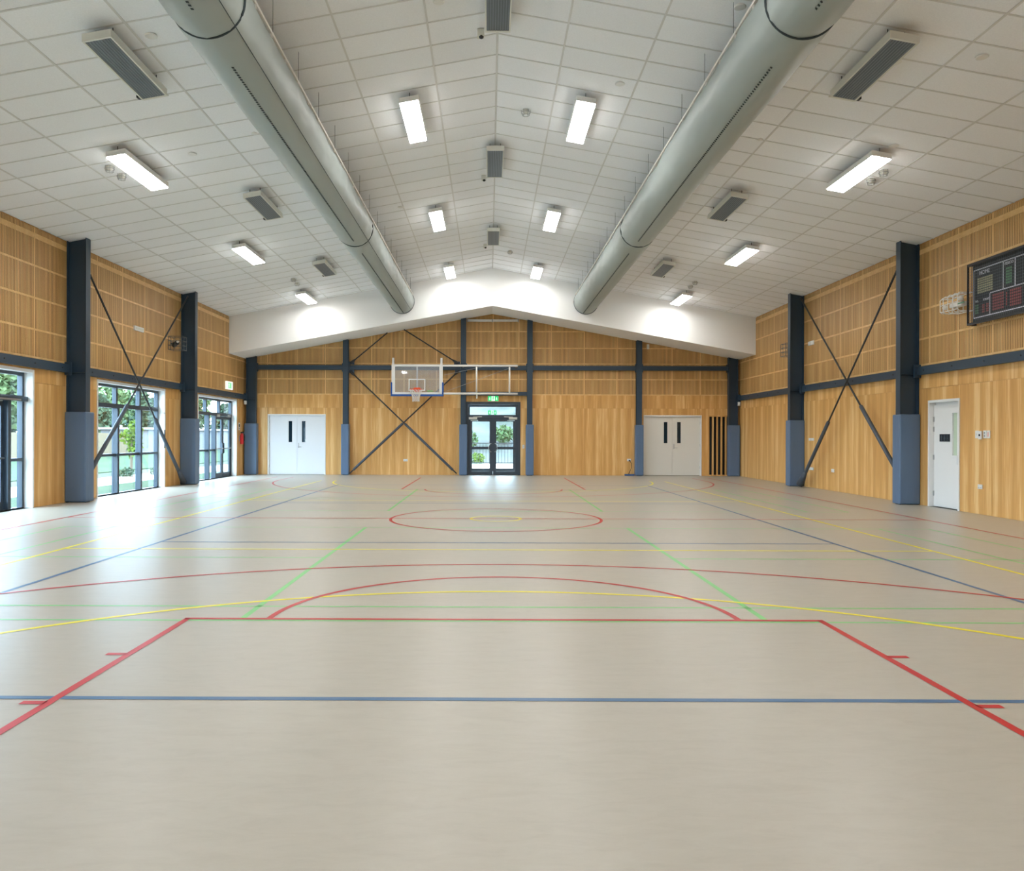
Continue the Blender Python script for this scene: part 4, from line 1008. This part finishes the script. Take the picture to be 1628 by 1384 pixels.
# ------------------------------------------------------------------ outdoors
tag(MB().box(-130, 130, -60, 190, -.6, -.12).build('ground', 'drylawn', org=(0, 60, -.12)), kind='structure')
tag(MB().box(-13.2, -10.9, -30, 75, -.11, -.05).build('path_garden', 'path', org=(-12, 20, -.05)), kind='structure')
tag(MB().box(-10.9, XL-.27, -30, 31, -.11, -.03).build('lawn_strip', 'grass', org=(-10, 10, -.03)), 'strip of bright green grass along left windows', kind='structure')
tag(MB().box(-27, -15.5, 20, 80, -.118, -.09).build('lawn_far', 'grass', org=(-20, 45, -.09)), 'wide green lawn before the timber fence', kind='structure')
t = thing('timber_fence', (-28, 52, -.1), 'pale timber board fence beyond the lawn', 'fence')
m = MB(); y = 30.
while y < 62: m.box(-28.03, -28, y, y+.145, -.1, 1.55+random.uniform(-.01, .01)); y += .15
tag(m.build('paling_boards', 'fence', t), kind='stuff')
for z in (.25, 1.2): MB().box(-28.1, -28.03, 30, 62, z, z+.09).build('fence_rail', 'fence', t)
b = thing('garden_shed', (-30, 75, -.1), 'long pale low building beyond the lawn', 'building')
MB().box(-33, -29, 66, 100, -.1, 1.9).build('wall', 'render', b); MB().box(-33.2, -28.8, 65.7, 100.3, 1.9, 2.05).build('roof', 'grey', b)
def fol(m, c, rx, ry, rz, n, size, seed):
    rn = random.Random(seed)
    for _ in range(n):
        while True:
            p = Vector((rn.uniform(-1, 1), rn.uniform(-1, 1), rn.uniform(-1, 1)))
            if .25 < p.length < 1: break
        q = Vector((c[0]+p.x*rx, c[1]+p.y*ry, c[2]+p.z*rz))
        a = Vector((rn.gauss(0, 1), rn.gauss(0, 1), rn.gauss(0, 1))).normalized()*size*rn.uniform(.6, 1.3); b = a.cross(Vector((rn.gauss(0, 1), rn.gauss(0, 1), rn.gauss(0, 1)))).normalized()*size*.6
        m.quad([q-a, q-b, q+a, q+b])
def tree(name, x, y, h, r, leaf, label, seed, n=900, size=.28, group='trees beyond the fence', conic=False):
    t = thing(name, (x, y, -.12), label, 'tree', group)
    MB().tube([(x, y, -.12), (x+.05*r, y, h*.5), (x, y, h*.85)], [.05*r+.04, .035*r+.03, .01], 7).build('trunk', 'bark', t)
    m = MB()
    if conic:
        for k in range(7): f = k/7; fol(m, (x, y, h*(.16+.8*f)), r*(1-f*.85), r*(1-f*.85), h*.1, n//7, size, seed+k)
    else:
        rn = random.Random(seed)
        for k in range(6): fol(m, (x+rn.uniform(-.5, .5)*r, y+rn.uniform(-.5, .5)*r, h*(.45+.09*k)), r*.7, r*.7, h*.16, n//6, size, seed+k)
    m.build('foliage', leaf, t)
tl = [(-33, 52.5, 7.5, 2.4, 1), (-36, 60, 7.3, 2.6, 0), (-40, 65, 8.4, 2.8, 1), (-35.5, 71, 6.8, 2.1, 0), (-39, 79.5, 8.0, 2.5, 1), (-36.5, 84.5, 7.4, 2.3, 0), (-42, 94, 9.2, 3.0, 0), (-39, 103, 8.5, 2.8, 1), (-37, 109, 8.0, 2.6, 0), (-44, 116, 9.6, 3.4, 1), (-41, 126, 9.0, 2.6, 0), (-47, 101, 9.0, 3.0, 1)]
ordn = ['first', 'second', 'third', 'fourth', 'fifth', 'sixth', 'seventh', 'eighth', 'ninth', 'tenth', 'eleventh', 'twelfth']
order = sorted(range(len(tl)), key=lambda i: tl[i][1])
for rank, i in enumerate(order):
    x, y, h, r, k = tl[i]
    tree('garden_tree', x, y, h*.78, r, 'leaf2' if k else 'leaf1', ('light green leafy' if k else 'dark pointed evergreen') + ' tree beyond fence, %s along the row' % ordn[rank], 10*i+3, n=1400, size=.30, conic=not k)
tree('young_tree', -12.95, 28.1, 1.85, .36, 'leaf3', 'bright yellow green young tree outside the wide window', 5, n=420, size=.085, group='young tree by path')
for x, y, l in ((-12.7, 27.2, 'nearer'), (-12.2, 28.6, 'farther')):
    m = MB(); fol(m, (x, y, .08), .28, .28, .2, 160, .06, 3); o = m.build('garden_shrub', 'leaf1', org=(x, y, -.1)); tag(o, '%s small dark shrub at foot of young tree' % l, 'shrub')
# slope, railing and shrubs beyond the entrance doors
tag(MB().hexa([(-11, 44, -.6), (14, 44, -.6), (14, 90, -.6), (-11, 90, -.6)], [(-11, 44, -.12), (14, 44, -.12), (14, 90, 12), (-11, 90, 12)]).build('hillside', 'hill', org=(0, 44, -.6)), kind='structure')
tag(MB().box(-6, 6, 30.9, 40, -.115, -.02).build('path_entrance', 'path', org=(0, 35, -.02)), kind='structure')
t = thing('metal_railing', (.1, 37, -.02), 'black metal bar railing outside the exit doors', 'railing')
for z in (.12, 1.05): MB().box(-3.4, 3.6, 36.98, 37.02, z, z+.04).build('rail', 'black', t)
for x in (-3.4, -1.65, .1, 1.85, 3.6): MB().box(x-.025, x+.025, 36.975, 37.025, -.02, 1.12).build('post', 'black', t)
for k in range(48): x = -3.4+.148*k; MB().box(x-.009, x+.009, 36.99, 37.01, .16, 1.05).build('bar', 'black', t)
for i, (x, y, r, l, nm) in enumerate(((-1.5, 46.5, .8, 'leaf2', 'green bush left on slope beyond exit doors'), (.9, 48, .7, 'leaf2', 'round bush on slope beyond exit doors'), (-.62, 41.5, .42, 'leaf3', 'bright green shrub behind black railing'), (3.6, 47, 1.0, 'leaf2', 'green bush right on slope beyond exit doors'))):
    z = -.1 if y < 44 else (y-44)/46*12
    m = MB(); fol(m, (x, y, z+r*.7), r, r, r*.8, 420, .16*r, 40+i); o = m.build('hill_shrub', l, org=(x, y, z)); tag(o, nm, 'shrub')
